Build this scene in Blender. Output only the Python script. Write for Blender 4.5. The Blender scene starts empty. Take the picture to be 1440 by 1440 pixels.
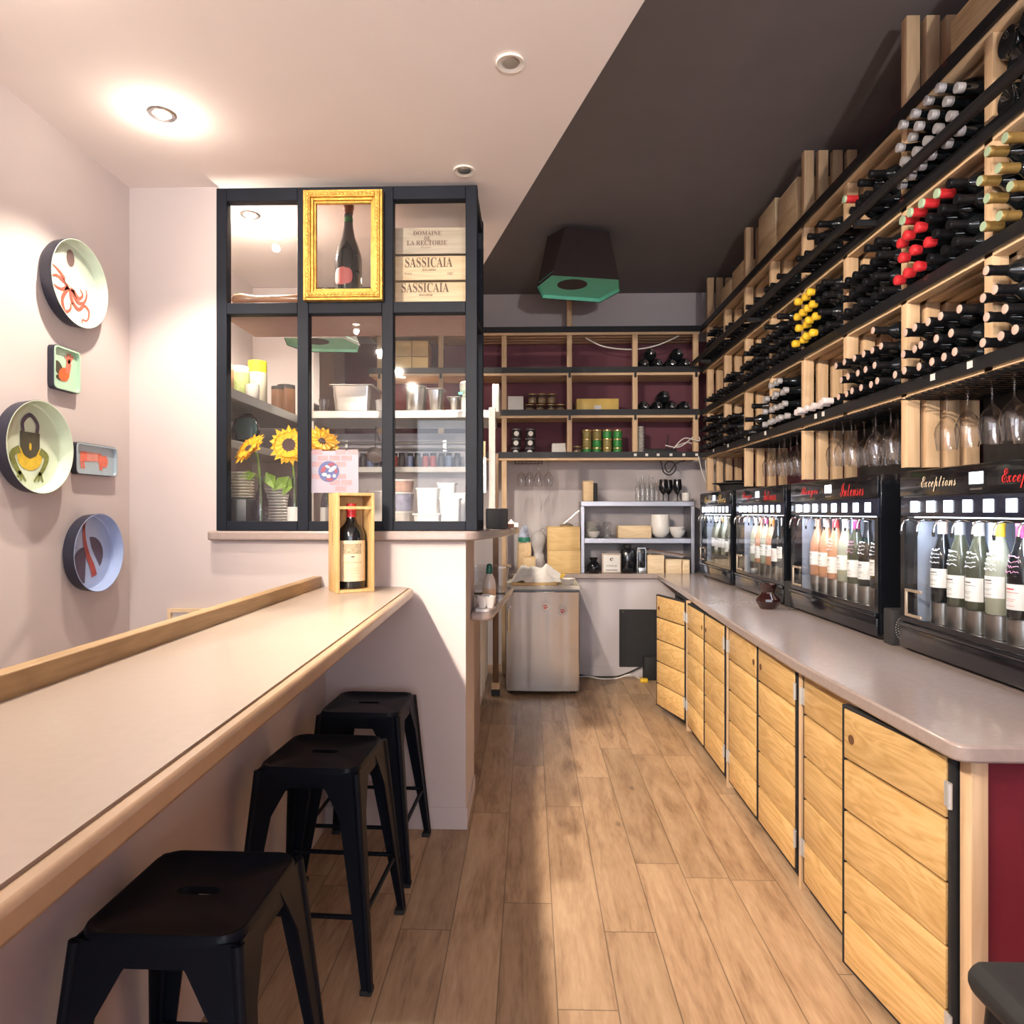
import bpy, bmesh, math, random
from mathutils import Vector, Matrix
R = math.radians
PI = math.pi
rng = random.Random(7)
S = bpy.context.scene
COL = S.collection
EYE = 1.44
FPX = 950.0
YAW = R(1.5)

def at(u, v, Y=None, X=None, Z=None):
    """pixel of the photograph -> point on the plane of constant Y, X or Z"""
    dx, dz = (u - 720) / FPX, (720 - v) / FPX
    d = Vector((dx * math.cos(YAW) - math.sin(YAW), dx * math.sin(YAW) + math.cos(YAW), dz))
    if Y is not None: t = Y / d.y
    elif X is not None: t = X / d.x
    else: t = (Z - EYE) / d.z
    return Vector((0, 0, EYE)) + d * t

# ------------------------------------------------------------------ materials
MATS = {}
def nodes(name):
    m = bpy.data.materials.new(name); m.use_nodes = True
    nt = m.node_tree
    b = nt.nodes['Principled BSDF']
    MATS[name] = m
    return m, nt, b
def lk(nt, a, b): nt.links.new(a, b)
def pm(name, c, rough=.5, metal=0, var=.06, scale=18, bump=0, spec=.5, coat=0, emit=None, es=0):
    m, nt, b = nodes(name)
    tc = nt.nodes.new('ShaderNodeTexCoord')
    n = nt.nodes.new('ShaderNodeTexNoise'); n.inputs['Scale'].default_value = scale; n.inputs['Detail'].default_value = 4
    lk(nt, tc.outputs['Object'], n.inputs['Vector'])
    rp = nt.nodes.new('ShaderNodeValToRGB')
    rp.color_ramp.elements[0].position = .3; rp.color_ramp.elements[1].position = .7
    rp.color_ramp.elements[0].color = (*[max(0, x * (1 - var)) for x in c], 1)
    rp.color_ramp.elements[1].color = (*[min(1, x * (1 + var)) for x in c], 1)
    lk(nt, n.outputs['Fac'], rp.inputs['Fac']); lk(nt, rp.outputs['Color'], b.inputs['Base Color'])
    b.inputs['Roughness'].default_value = rough; b.inputs['Metallic'].default_value = metal
    b.inputs['Specular IOR Level'].default_value = spec
    b.inputs['Coat Weight'].default_value = coat; b.inputs['Coat Roughness'].default_value = .05
    if emit:
        b.inputs['Emission Color'].default_value = (*emit, 1); b.inputs['Emission Strength'].default_value = es
    if bump:
        bp = nt.nodes.new('ShaderNodeBump'); bp.inputs['Strength'].default_value = bump; bp.inputs['Distance'].default_value = .004
        n2 = nt.nodes.new('ShaderNodeTexNoise'); n2.inputs['Scale'].default_value = scale * 12
        lk(nt, tc.outputs['Object'], n2.inputs['Vector'])
        lk(nt, n2.outputs['Fac'], bp.inputs['Height']); lk(nt, bp.outputs['Normal'], b.inputs['Normal'])
    return m
def wood(name, light, dark, axis=1, scale=1.0, rough=.5, tone=.18, figure=.5):
    m, nt, b = nodes(name)
    N = nt.nodes.new
    tc = N('ShaderNodeTexCoord'); geo = N('ShaderNodeNewGeometry')
    off = N('ShaderNodeVectorMath'); off.operation = 'MULTIPLY_ADD'
    cmb = N('ShaderNodeCombineXYZ')
    for i in range(3): lk(nt, geo.outputs['Random Per Island'], cmb.inputs[i])
    lk(nt, cmb.outputs[0], off.inputs[0]); off.inputs[1].default_value = (13.1, 7.7, 19.3)
    lk(nt, tc.outputs['Object'], off.inputs[2])
    mp = N('ShaderNodeMapping')
    sc = [9.0 * scale] * 3; sc[axis] = 1.1 * scale
    mp.inputs['Scale'].default_value = sc
    lk(nt, off.outputs[0], mp.inputs['Vector'])
    n = N('ShaderNodeTexNoise'); n.inputs['Scale'].default_value = 1.3; n.inputs['Detail'].default_value = 2; n.inputs['Distortion'].default_value = .6
    lk(nt, mp.outputs[0], n.inputs['Vector'])
    mul = N('ShaderNodeMath'); mul.operation = 'MULTIPLY'; mul.inputs[1].default_value = 14
    lk(nt, n.outputs['Fac'], mul.inputs[0])
    fr = N('ShaderNodeMath'); fr.operation = 'PINGPONG'; fr.inputs[1].default_value = 1.0
    lk(nt, mul.outputs[0], fr.inputs[0])
    mp2 = N('ShaderNodeMapping'); s2 = [90.0 * scale] * 3; s2[axis] = 3.0 * scale
    mp2.inputs['Scale'].default_value = s2; lk(nt, off.outputs[0], mp2.inputs['Vector'])
    n2 = N('ShaderNodeTexNoise'); n2.inputs['Scale'].default_value = 1.0; n2.inputs['Detail'].default_value = 3
    lk(nt, mp2.outputs[0], n2.inputs['Vector'])
    mx = N('ShaderNodeMix'); mx.data_type = 'FLOAT'; mx.inputs[0].default_value = figure
    lk(nt, n2.outputs['Fac'], mx.inputs[2]); lk(nt, fr.outputs[0], mx.inputs[3])
    rp = N('ShaderNodeValToRGB')
    rp.color_ramp.elements[0].position = .12; rp.color_ramp.elements[0].color = (*dark, 1)
    rp.color_ramp.elements[1].position = .72; rp.color_ramp.elements[1].color = (*light, 1)
    lk(nt, mx.outputs[0], rp.inputs['Fac'])
    hv = N('ShaderNodeHueSaturation')
    mr = N('ShaderNodeMapRange'); mr.inputs['To Min'].default_value = 1 - tone; mr.inputs['To Max'].default_value = 1 + tone * .6
    lk(nt, geo.outputs['Random Per Island'], mr.inputs['Value']); lk(nt, mr.outputs[0], hv.inputs['Value'])
    lk(nt, rp.outputs['Color'], hv.inputs['Color']); lk(nt, hv.outputs[0], b.inputs['Base Color'])
    b.inputs['Roughness'].default_value = rough
    bp = N('ShaderNodeBump'); bp.inputs['Strength'].default_value = .12; bp.inputs['Distance'].default_value = .002
    lk(nt, n2.outputs['Fac'], bp.inputs['Height']); lk(nt, bp.outputs[0], b.inputs['Normal'])
    return m
def thin_glass(name, tint=(1, 1, 1), edge=.0, ior=1.45, gain=1.0, dirt=0):
    """clear sheet or thin-walled glass: see-through with a real mirror share at grazing angles"""
    m, nt, b = nodes(name); N = nt.nodes.new
    nt.nodes.remove(b)
    tr = N('ShaderNodeBsdfTransparent'); gl = N('ShaderNodeBsdfGlossy'); gl.inputs['Roughness'].default_value = .02
    fc = N('ShaderNodeLayerWeight'); fc.inputs['Blend'].default_value = .5      # Schlick's curve on 1 - |cos|
    pw = N('ShaderNodeMath'); pw.operation = 'POWER'; pw.inputs[1].default_value = 5; lk(nt, fc.outputs['Facing'], pw.inputs[0])
    mg = N('ShaderNodeMath'); mg.operation = 'MULTIPLY_ADD'; mg.inputs[1].default_value = .9 * gain; mg.inputs[2].default_value = ((ior - 1) / (ior + 1)) ** 2 * gain; mg.use_clamp = True
    lk(nt, pw.outputs[0], mg.inputs[0])
    mx = N('ShaderNodeMixShader'); lk(nt, mg.outputs[0], mx.inputs[0])
    lw = N('ShaderNodeLayerWeight'); lw.inputs['Blend'].default_value = .35
    rp = N('ShaderNodeValToRGB')
    rp.color_ramp.elements[0].color = (*tint, 1); rp.color_ramp.elements[1].color = (*[t * (1 - edge) for t in tint], 1)
    rp.color_ramp.elements[0].position = .45
    lk(nt, lw.outputs['Facing'], rp.inputs[0]); lk(nt, rp.outputs[0], tr.inputs[0])
    lk(nt, tr.outputs[0], mx.inputs[1]); lk(nt, gl.outputs[0], mx.inputs[2])
    lk(nt, mx.outputs[0], nt.nodes['Material Output'].inputs['Surface'])
    return m
def emission(name, c, s):
    return pm(name, c, .5, 0, 0, 5, emit=c, es=s)

WALL = pm('wall_paint', (.575, .515, .51), .85, var=.02, scale=3, bump=.05)
CEIL = pm('ceiling_paint', (.86, .80, .785), .9, var=.015, scale=3)
DARKCEIL = pm('dark_ceiling_paint', (.175, .158, .165), .9, var=.04, scale=4)
LILAC = pm('lilac_wall_paint', (.56, .515, .535), .85, var=.03, scale=3, bump=.05)
MAROON = pm('maroon_paint', (.135, .04, .06), .75, var=.06, scale=5)
CRIMSON = pm('crimson_panel', (.14, .006, .016), .6, var=.06, scale=6)
FRAMEBLK = pm('window_frame_paint', (.009, .012, .020), .55, var=.1, scale=10, spec=.16)
BLACKMETAL = pm('black_metal', (.014, .014, .017), .45, metal=.3, var=.15, scale=30)
BLACKGLOSS = pm('black_gloss', (.006, .007, .010), .14, var=.1, scale=10, coat=.4)
BLACKMATT = pm('black_matt', (.016, .016, .018), .7, var=.15, scale=40)
STOOLBLK = pm('stool_black_enamel', (.005, .007, .012), .42, var=.1, scale=10, spec=.12, coat=.05)
TAUPE = pm('taupe_resin', (.345, .28, .26), .22, var=.05, scale=60, coat=.25)
TAUPEEDGE = pm('taupe_resin_edge', (.36, .265, .215), .42, var=.06, scale=40)
BARTOP = pm('bar_top_laminate', (.385, .315, .265), .34, var=.03, scale=50, coat=.1)
BAREDGE = pm('bar_edge_varnish', (.40, .27, .17), .35, var=.1, scale=8, coat=.2)
STEEL = pm('stainless_steel', (.60, .58, .56), .28, metal=1, var=.04, scale=6)
STEELSHELF = pm('brushed_grey_steel', (.36, .36, .40), .35, metal=.85, var=.04, scale=6)
SATIN = pm('satin_steel', (.44, .43, .41), .38, metal=.9, var=.04, scale=6)
GALV = pm('galvanised_hinge', (.62, .62, .62), .45, metal=.5, var=.05)
CHROME = pm('chrome', (.7, .7, .7), .15, metal=1, var=.02)
GOLDLEAF = pm('gilt', (.72, .43, .10), .33, metal=.75, var=.25, scale=40, bump=.5)
PINE = wood('pine_slats', (.70, .50, .31), (.55, .36, .20), axis=1, scale=1, rough=.55, tone=.16, figure=.25)
PINEZ = wood('pine_uprights', (.72, .51, .32), (.57, .375, .21), axis=2, scale=1, rough=.55, tone=.14, figure=.25)
PINEX = wood('pine_boards', (.66, .46, .28), (.5, .33, .185), axis=0, scale=1, rough=.55, tone=.14, figure=.25)
DOORWOOD = wood('larch_door_planks', (.74, .49, .215), (.52, .30, .10), axis=1, scale=1.25, rough=.42, tone=.22, figure=.40)
CRATE = wood('crate_pine', (.74, .56, .34), (.56, .38, .2), axis=1, scale=1.4, rough=.6, tone=.1, figure=.35)
CRATEX = wood('crate_pine_long', (.74, .58, .38), (.58, .42, .25), axis=0, scale=1.4, rough=.6, tone=.1, figure=.35)
CRATEY = wood('crate_honey', (.74, .52, .24), (.6, .38, .15), axis=0, scale=1.2, rough=.55, tone=.1, figure=.3)
CRATEGREY = wood('crate_grey_pine', (.52, .44, .35), (.38, .31, .24), axis=0, scale=1.4, rough=.65, tone=.08, figure=.3)
BOXWOOD = wood('magnum_box_wood', (.70, .46, .20), (.5, .30, .12), axis=2, scale=1.6, rough=.5, tone=.1, figure=.3)
LEDGEWOOD = wood('ledge_wood', (.42, .27, .125), (.27, .16, .065), axis=1, scale=1.2, rough=.45, tone=.05, figure=.3)
GLASS = thin_glass('pane_glass', (.97, .98, .98), 0, 1.45, 1.0)
STEM = thin_glass('wine_glass_crystal', (.995, .995, 1.0), .28, 1.5, 2.0)
CLEARPL = thin_glass('clear_plastic', (.95, .95, .96), .25, 1.45, 2.2)
JARGLASS = thin_glass('jar_glass', (.97, .975, .975), .35, 1.45, 2.2)
BOTTLEGL = pm('dark_bottle_glass', (.006, .008, .010), .07, var=.1, scale=8, coat=.5)
BOTTLEGREEN = pm('green_bottle_glass', (.012, .018, .014), .08, var=.1, scale=8, coat=.4)
FOIL = {
    'black': pm('foil_black', (.007, .007, .009), .34, var=.1, spec=.3),
    'silver': pm('foil_silver', (.50, .49, .52), .38, metal=.35, var=.08),
    'red': pm('foil_red', (.50, .022, .03), .4, var=.08),
    'green': pm('foil_top_green', (.36, .48, .33), .5, var=.1),
    'yellow': pm('wax_yellow', (.78, .50, .035), .4, var=.08),
    'white': pm('foil_white', (.70, .65, .67), .5, var=.05),
    'gold': pm('foil_gold', (.40, .26, .085), .35, metal=.6, var=.1),
    'cork': pm('cork_end', (.58, .42, .36), .7, var=.1),
    'purple': pm('foil_purple', (.28, .03, .12), .4, var=.1),
    'orange': pm('foil_orange', (.75, .28, .05), .4, var=.1),
}
PAPER = pm('label_paper', (.74, .72, .70), .7, var=.03, scale=40)
CREAM = pm('cream_label', (.72, .60, .41), .7, var=.06, scale=30)
WHITE = pm('white_ceramic', (.78, .76, .74), .3, var=.02, coat=.2)
WHITEPL = pm('white_plastic', (.78, .76, .72), .45, var=.03)
CLOTH = pm('white_cloth', (.80, .77, .74), .9, var=.04, scale=30, bump=.3)
INK = pm('printing_ink', (.07, .05, .045), .7, var=.1)
BROWNINK = pm('branded_ink', (.13, .075, .05), .7, var=.1)
REDINK = pm('red_lettering', (.62, .03, .035), .45, var=.04)
CREAMINK = pm('cream_lettering', (.62, .52, .38), .45, var=.04)
GOLDINK = pm('gold_lettering', (.72, .5, .16), .45, var=.04)
CHALK = pm('white_marker', (.82, .80, .82), .6, var=.02)
PINKMARK = pm('pink_marker', (.75, .32, .5), .6, var=.02)
MINT = pm('mint_enamel', (.42, .62, .47), .3, var=.04, coat=.3)
PALEMINT = pm('pale_mint_enamel', (.62, .72, .58), .3, var=.04, coat=.3)
AQUA = pm('aqua_enamel', (.60, .70, .60), .3, var=.04, coat=.3)
PALEBLUE = pm('pale_blue_enamel', (.37, .46, .52), .3, var=.04, coat=.3)
BLUE = pm('blue_enamel', (.36, .46, .70), .3, var=.05, coat=.3)
NAVY = pm('tray_back_navy', (.02, .022, .04), .4, var=.1)
LAMPBROWN = pm('lamp_brown_fabric', (.035, .022, .022), .8, var=.1, scale=50)
LAMPGREEN = pm('lamp_green_lining', (.16, .62, .46), .6, var=.04)
LED = emission('button_light', (.80, .88, 1.0), 5.0)
LEDSTRIP = emission('led_strip', (.80, .88, 1.0), 4.0)
LAMPON = emission('lit_downlight', (1.0, .86, .68), 28.0)
LEDGREEN = emission('green_led', (.1, .9, .5), 3.0)
CABINT = pm('cabinet_inner_grey', (.30, .33, .40), .35, metal=.4, var=.05)

def floor_material():
    m, nt, b = nodes('oak_plank_floor'); N = nt.nodes.new
    def mth(op, a, c=None):
        n = N('ShaderNodeMath'); n.operation = op
        for i, x in enumerate((a, c)):
            if x is None: continue
            if isinstance(x, (int, float)): n.inputs[i].default_value = x
            else: lk(nt, x, n.inputs[i])
        return n.outputs[0]
    tc = N('ShaderNodeTexCoord'); sp = N('ShaderNodeSeparateXYZ'); lk(nt, tc.outputs['Object'], sp.inputs[0])
    xs = mth('DIVIDE', mth('ADD', sp.outputs[0], .095), .176)
    px = mth('FLOOR', xs)
    w1 = N('ShaderNodeTexWhiteNoise'); w1.noise_dimensions = '1D'; lk(nt, px, w1.inputs['W'])
    ys = mth('DIVIDE', mth('ADD', sp.outputs[1], mth('MULTIPLY', w1.outputs['Value'], 5.0)), 1.35)
    py = mth('FLOOR', ys)
    cv = N('ShaderNodeCombineXYZ'); lk(nt, px, cv.inputs[0]); lk(nt, py, cv.inputs[1])
    w2 = N('ShaderNodeTexWhiteNoise'); w2.noise_dimensions = '2D'; lk(nt, cv.outputs[0], w2.inputs['Vector'])
    rnd = w2.outputs['Value']
    c2 = N('ShaderNodeCombineXYZ')
    lk(nt, mth('ADD', sp.outputs[0], mth('MULTIPLY', rnd, 9.0)), c2.inputs[0])
    lk(nt, mth('MULTIPLY', sp.outputs[1], .13), c2.inputs[1]); lk(nt, mth('MULTIPLY', rnd, 23.0), c2.inputs[2])
    n1 = N('ShaderNodeTexNoise'); n1.inputs['Scale'].default_value = 14; n1.inputs['Detail'].default_value = 4; n1.inputs['Distortion'].default_value = 1.2
    lk(nt, c2.outputs[0], n1.inputs['Vector'])
    n2 = N('ShaderNodeTexNoise'); n2.inputs['Scale'].default_value = 110; n2.inputs['Detail'].default_value = 3
    lk(nt, c2.outputs[0], n2.inputs['Vector'])
    n3 = N('ShaderNodeTexNoise'); n3.inputs['Scale'].default_value = 3.2; n3.inputs['Detail'].default_value = 3
    lk(nt, tc.outputs['Object'], n3.inputs['Vector'])
    f = mth('ADD', mth('ADD', mth('MULTIPLY', n1.outputs['Fac'], .55), mth('MULTIPLY', n2.outputs['Fac'], .25)), mth('MULTIPLY', n3.outputs['Fac'], .2))
    rp = N('ShaderNodeValToRGB'); cr = rp.color_ramp
    cr.elements[0].position = .34; cr.elements[0].color = (.225, .132, .074, 1)
    cr.elements[1].position = .64; cr.elements[1].color = (.50, .345, .215, 1)
    e = cr.elements.new(.47); e.color = (.385, .248, .148, 1)
    lk(nt, f, rp.inputs[0])
    # knots
    kv = N('ShaderNodeCombineXYZ')
    lk(nt, mth('ADD', mth('MULTIPLY', sp.outputs[0], 3.4), mth('MULTIPLY', rnd, 4.0)), kv.inputs[0]); lk(nt, mth('MULTIPLY', sp.outputs[1], 1.5), kv.inputs[1]); lk(nt, mth('MULTIPLY', rnd, 3.0), kv.inputs[2])
    vo = N('ShaderNodeTexVoronoi'); vo.inputs['Scale'].default_value = 1.5; lk(nt, kv.outputs[0], vo.inputs['Vector'])
    kn = N('ShaderNodeMapRange'); kn.interpolation_type = 'SMOOTHSTEP'
    kn.inputs['From Min'].default_value = .015; kn.inputs['From Max'].default_value = .10; kn.inputs['To Min'].default_value = .5; kn.inputs['To Max'].default_value = 1
    lk(nt, vo.outputs['Distance'], kn.inputs['Value'])
    # seams
    fx = mth('FRACT', xs); fy = mth('FRACT', ys)
    sx = mth('MINIMUM', fx, mth('SUBTRACT', 1.0, fx)); sy = mth('MULTIPLY', mth('MINIMUM', fy, mth('SUBTRACT', 1.0, fy)), 7.0)
    sm = N('ShaderNodeMapRange'); sm.inputs['From Min'].default_value = .004; sm.inputs['From Max'].default_value = .016; sm.inputs['To Min'].default_value = .38; sm.inputs['To Max'].default_value = 1
    lk(nt, mth('MINIMUM', sx, sy), sm.inputs['Value'])
    tone = mth('ADD', .82, mth('MULTIPLY', rnd, .3))
    v = mth('MULTIPLY', mth('MULTIPLY', tone, kn.outputs[0]), sm.outputs[0])
    hv = N('ShaderNodeHueSaturation'); lk(nt, rp.outputs[0], hv.inputs['Color']); lk(nt, v, hv.inputs['Value'])
    lk(nt, hv.outputs[0], b.inputs['Base Color'])
    b.inputs['Roughness'].default_value = .42
    bp = N('ShaderNodeBump'); bp.inputs['Strength'].default_value = .25; bp.inputs['Distance'].default_value = .002
    lk(nt, mth('MULTIPLY', f, sm.outputs[0]), bp.inputs['Height']); lk(nt, bp.outputs[0], b.inputs['Normal'])
    return m
FLOOR = floor_material()

# ------------------------------------------------------------------ mesh helpers
def B(): return bmesh.new()
def box(bm, x0, x1, y0, y1, z0, z1, bev=0, M=None):
    r = bmesh.ops.create_cube(bm, size=1)
    vs = r['verts']
    for v in vs:
        v.co = Vector((x0 + (v.co.x + .5) * (x1 - x0), y0 + (v.co.y + .5) * (y1 - y0), z0 + (v.co.z + .5) * (z1 - z0)))
    if bev:
        es = list({e for v in vs for e in v.link_edges})
        rr = bmesh.ops.bevel(bm, geom=es, offset=bev, segments=2, affect='EDGES', profile=.5)
        vs = list({v for f in rr['faces'] for v in f.verts} | {v for v in vs if v.is_valid})
    if M is not None:
        for v in vs: v.co = M @ v.co
    return bm
def lathe(bm, prof, seg=24, M=None, cap=True):
    """prof: list of (radius, height)"""
    rings = []
    for r, h in prof:
        if r < 1e-6: rings.append([bm.verts.new((0, 0, h))])
        else: rings.append([bm.verts.new((r * math.cos(2 * PI * i / seg), r * math.sin(2 * PI * i / seg), h)) for i in range(seg)])
    for a, c in zip(rings, rings[1:]):
        for i in range(seg):
            j = (i + 1) % seg
            if len(a) == 1 and len(c) == 1: continue
            if len(a) == 1: f = bm.faces.new((a[0], c[j], c[i]))
            elif len(c) == 1: f = bm.faces.new((a[i], a[j], c[0]))
            else: f = bm.faces.new((a[i], a[j], c[j], c[i]))
            f.smooth = True
    if cap:
        for rg, rev in ((rings[0], True), (rings[-1], False)):
            if len(rg) > 1: bm.faces.new(rg[::-1] if rev else rg)
    if M is not None:
        for rg in rings:
            for v in rg: v.co = M @ v.co
    return bm
def cyl(bm, p0, p1, r, seg=12, r2=None):
    p0, p1 = Vector(p0), Vector(p1); d = p1 - p0
    q = d.to_track_quat('Z', 'Y').to_matrix().to_4x4()
    return lathe(bm, [(r, 0), (r if r2 is None else r2, d.length)], seg, Matrix.Translation(p0) @ q)
def tube(bm, pts, r, seg=8, closed=False, rs=None):
    pts = [Vector(p) for p in pts]; n = len(pts)
    rings = []; prev = None
    for i, p in enumerate(pts):
        if closed: t = pts[(i + 1) % n] - pts[i - 1]
        else: t = pts[min(i + 1, n - 1)] - pts[max(i - 1, 0)]
        t.normalize()
        if prev is None:
            a = Vector((0, 0, 1)) if abs(t.z) < .9 else Vector((1, 0, 0))
            u = t.cross(a).normalized()
        else:
            u = (prev - t * prev.dot(t)).normalized()
        prev = u; w = t.cross(u)
        rr = rs[i] if rs else r
        rings.append([bm.verts.new(p + (u * math.cos(2 * PI * k / seg) + w * math.sin(2 * PI * k / seg)) * rr) for k in range(seg)])
    m = n if closed else n - 1
    for i in range(m):
        a, c = rings[i], rings[(i + 1) % n]
        for k in range(seg):
            f = bm.faces.new((a[k], a[(k + 1) % seg], c[(k + 1) % seg], c[k])); f.smooth = True
    if not closed:
        bm.faces.new(rings[0][::-1]); bm.faces.new(rings[-1])
    return bm
def prism(bm, poly, z0, z1, M=None):
    lo = [bm.verts.new((x, y, z0)) for x, y in poly]; hi = [bm.verts.new((x, y, z1)) for x, y in poly]
    n = len(poly)
    area = sum(poly[i][0] * poly[(i + 1) % n][1] - poly[(i + 1) % n][0] * poly[i][1] for i in range(n))
    if area < 0: lo.reverse(); hi.reverse()
    bm.faces.new(hi); bm.faces.new(lo[::-1])
    for i in range(n):
        j = (i + 1) % n
        bm.faces.new((lo[i], lo[j], hi[j], hi[i]))
    if M is not None:
        for v in lo + hi: v.co = M @ v.co
    return bm
def sphere(bm, c, r, sx=1, sy=1, sz=1, seg=16):
    k = bmesh.ops.create_uvsphere(bm, u_segments=seg, v_segments=max(6, seg // 2), radius=r)
    for v in k['verts']:
        v.co = Vector((v.co.x * sx, v.co.y * sy, v.co.z * sz)) + Vector(c)
        for f in v.link_faces: f.smooth = True
    return bm
def ring_frame(bm, x0, x1, z0, z1, w, y0, y1):
    """a rectangular frame lying in the XZ plane"""
    box(bm, x0, x0 + w, y0, y1, z0, z1); box(bm, x1 - w, x1, y0, y1, z0, z1)
    box(bm, x0 + w, x1 - w, y0, y1, z0, z0 + w); box(bm, x0 + w, x1 - w, y0, y1, z1 - w, z1)
    return bm

# ------------------------------------------------------------------ object helpers
def mesh_of(name, bm, mat, sharp=35, bev=0):
    me = bpy.data.meshes.new(name)
    bmesh.ops.recalc_face_normals(bm, faces=bm.faces[:])
    bm.to_mesh(me); bm.free()
    me.materials.append(mat)
    if sharp:
        for p in me.polygons: p.use_smooth = True
        me.set_sharp_from_angle(angle=R(sharp))
    return me
def obj(name, bm, mat, bev=0, sharp=35):
    o = bpy.data.objects.new(name, mesh_of(name, bm, mat, sharp)); COL.objects.link(o)
    if bev:
        md = o.modifiers.new('edge', 'BEVEL'); md.width = bev; md.segments = 2; md.limit_method = 'ANGLE'; md.angle_limit = R(40)
    return o
def tag(o, label, cat, group=None):
    o['label'] = label; o['category'] = cat
    if group: o['group'] = group
    return o
def empty(name, loc, label, cat, group=None, rz=0):
    o = bpy.data.objects.new(name, None); COL.objects.link(o); o.location = loc; o.rotation_euler = (0, 0, rz)
    o.empty_display_size = .1
    return tag(o, label, cat, group)
def part(parent, name, bm, mat, bev=0, local=False, sharp=35, label=None):
    o = obj(name, bm, mat, bev, sharp); o.parent = parent
    if not local and parent.parent is None: o.location = -parent.location
    if label: o['label'] = label
    return o
def one(name, bm, mat, label, cat, group=None, bev=0, sharp=35, loc=None, rot=None):
    """one-mesh thing; world coordinates unless loc is given"""
    o = obj(name, bm, mat, bev, sharp)
    if loc is None:
        vs = o.data.vertices
        xs = [v.co.x for v in vs]; ys = [v.co.y for v in vs]; zs = [v.co.z for v in vs]
        c = Vector(((min(xs) + max(xs)) / 2, (min(ys) + max(ys)) / 2, min(zs)))
        for v in vs: v.co -= c
        o.location = c
    else: o.location = loc
    if rot: o.rotation_euler = rot
    return tag(o, label, cat, group)
def struct(name, bm, mat, parent=None, bev=0):
    o = obj(name, bm, mat, bev)
    if parent: o.parent = parent
    else: o['kind'] = 'structure'
    return o
def dup(root, loc=None, rot=None, label=None, group=None):
    c = root.copy(); COL.objects.link(c)
    if loc is not None: c.location = loc
    if rot is not None: c.rotation_euler = rot
    if label: c['label'] = label
    if group: c['group'] = group
    for ch in root.children:
        d = ch.copy(); COL.objects.link(d); d.parent = c
        for g in ch.children:
            e = g.copy(); COL.objects.link(e); e.parent = d
    return c
FACE_R = (R(90), 0, R(90))      # reads from +X
FACE_L = (R(90), 0, R(-90))     # reads from -X
FACE_F = (R(90), 0, 0)          # reads from -Y
SCRIPT = lambda s: ''.join(chr(0x1D4D0 + ord(c) - 65) if 'A' <= c <= 'Z' else chr(0x1D4EA + ord(c) - 97) if 'a' <= c <= 'z' else c for c in s)
SERIF = lambda s: ''.join(chr(0x1D400 + ord(c) - 65) if 'A' <= c <= 'Z' else chr(0x1D41A + ord(c) - 97) if 'a' <= c <= 'z' else c for c in s)
def text(parent, s, width, height, mat, loc, rot, name='lettering', depth=.0006, shear=0, align='C', local=False):
    cu = bpy.data.curves.new('t', 'FONT'); cu.body = s; cu.size = 1; cu.shear = shear; cu.resolution_u = 3
    t = bpy.data.objects.new('t', cu); COL.objects.link(t)
    bpy.context.view_layer.update()
    me = bpy.data.meshes.new_from_object(t.evaluated_get(bpy.context.evaluated_depsgraph_get()))
    bpy.data.objects.remove(t); bpy.data.curves.remove(cu)
    xs = [v.co.x for v in me.vertices] or [0, 1]; ys = [v.co.y for v in me.vertices] or [0, 1]
    x0, x1, y0, y1 = min(xs), max(xs), min(ys), max(ys)
    kx = width / max(1e-6, x1 - x0); ky = height / max(1e-6, y1 - y0)
    for v in me.vertices:
        v.co = Vector(((v.co.x - (x0 + x1) / 2) * kx, (v.co.y - (y0 + y1) / 2) * ky, depth))
    me.materials.append(mat); me.name = name
    o = bpy.data.objects.new(name, me); COL.objects.link(o); o.parent = parent
    o.rotation_euler = rot
    o.location = Vector(loc) if local or parent.parent is not None else Vector(loc) - parent.location
    return o
EXPOSURE = 0.15
# ------------------------------------------------------------------ the room
XL, XR, YB, YF = -1.84, 1.88, 6.36, -3.0
YP = 3.06                      # front of the partition with the kitchen window
ZC, ZD = 2.93, 3.49            # white ceiling, dark ceiling
struct('floor', box(B(), XL, XR, YF, YB, -.06, 0), FLOOR)
e0, e1 = at(907, 0, Z=ZC), at(680, 372, Z=ZC)
def edge_x(y): return e0.x + (e1.x - e0.x) * (y - e0.y) / (e1.y - e0.y)
struct('ceiling', prism(B(), [(XL, YF), (edge_x(YF), YF), (edge_x(4.45), 4.45), (XL, 4.45)], ZC, ZD - .002), CEIL)
struct('ceiling_dark', box(B(), XL, XR, YF, YB, ZD, ZD + .08), DARKCEIL)
struct('wall_left', box(B(), XL - .1, XL, YF, YB, 0, ZD), WALL)
struct('wall_right', box(B(), XR, XR + .1, YF, YB, 0, ZD), MAROON)
struct('wall_back', box(B(), XL, XR, YB, YB + .1, 0, ZD), LILAC)
struct('wall_back_panel', box(B(), -1.75, XR - .002, YB - .008, YB - .001, 1.985, 3.03), MAROON)
b = B()
box(b, XL, XR, YF - .1, YF, 0, .35); box(b, XL, XR, YF - .1, YF, 2.75, ZD)
box(b, XL, XL + .25, YF - .1, YF, .35, 2.75); box(b, XR - .25, XR, YF - .1, YF, .35, 2.75)
struct('wall_front', b, WALL)
w = struct('window_2', ring_frame(B(), XL + .25, XR - .25, .35, 2.75, .06, YF - .08, YF - .02), FRAMEBLK)  # unseen shop window, guessed to let daylight in
struct('pane', box(B(), XL + .31, XR - .31, YF - .055, YF - .05, .41, 2.69), GLASS, w)
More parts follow.
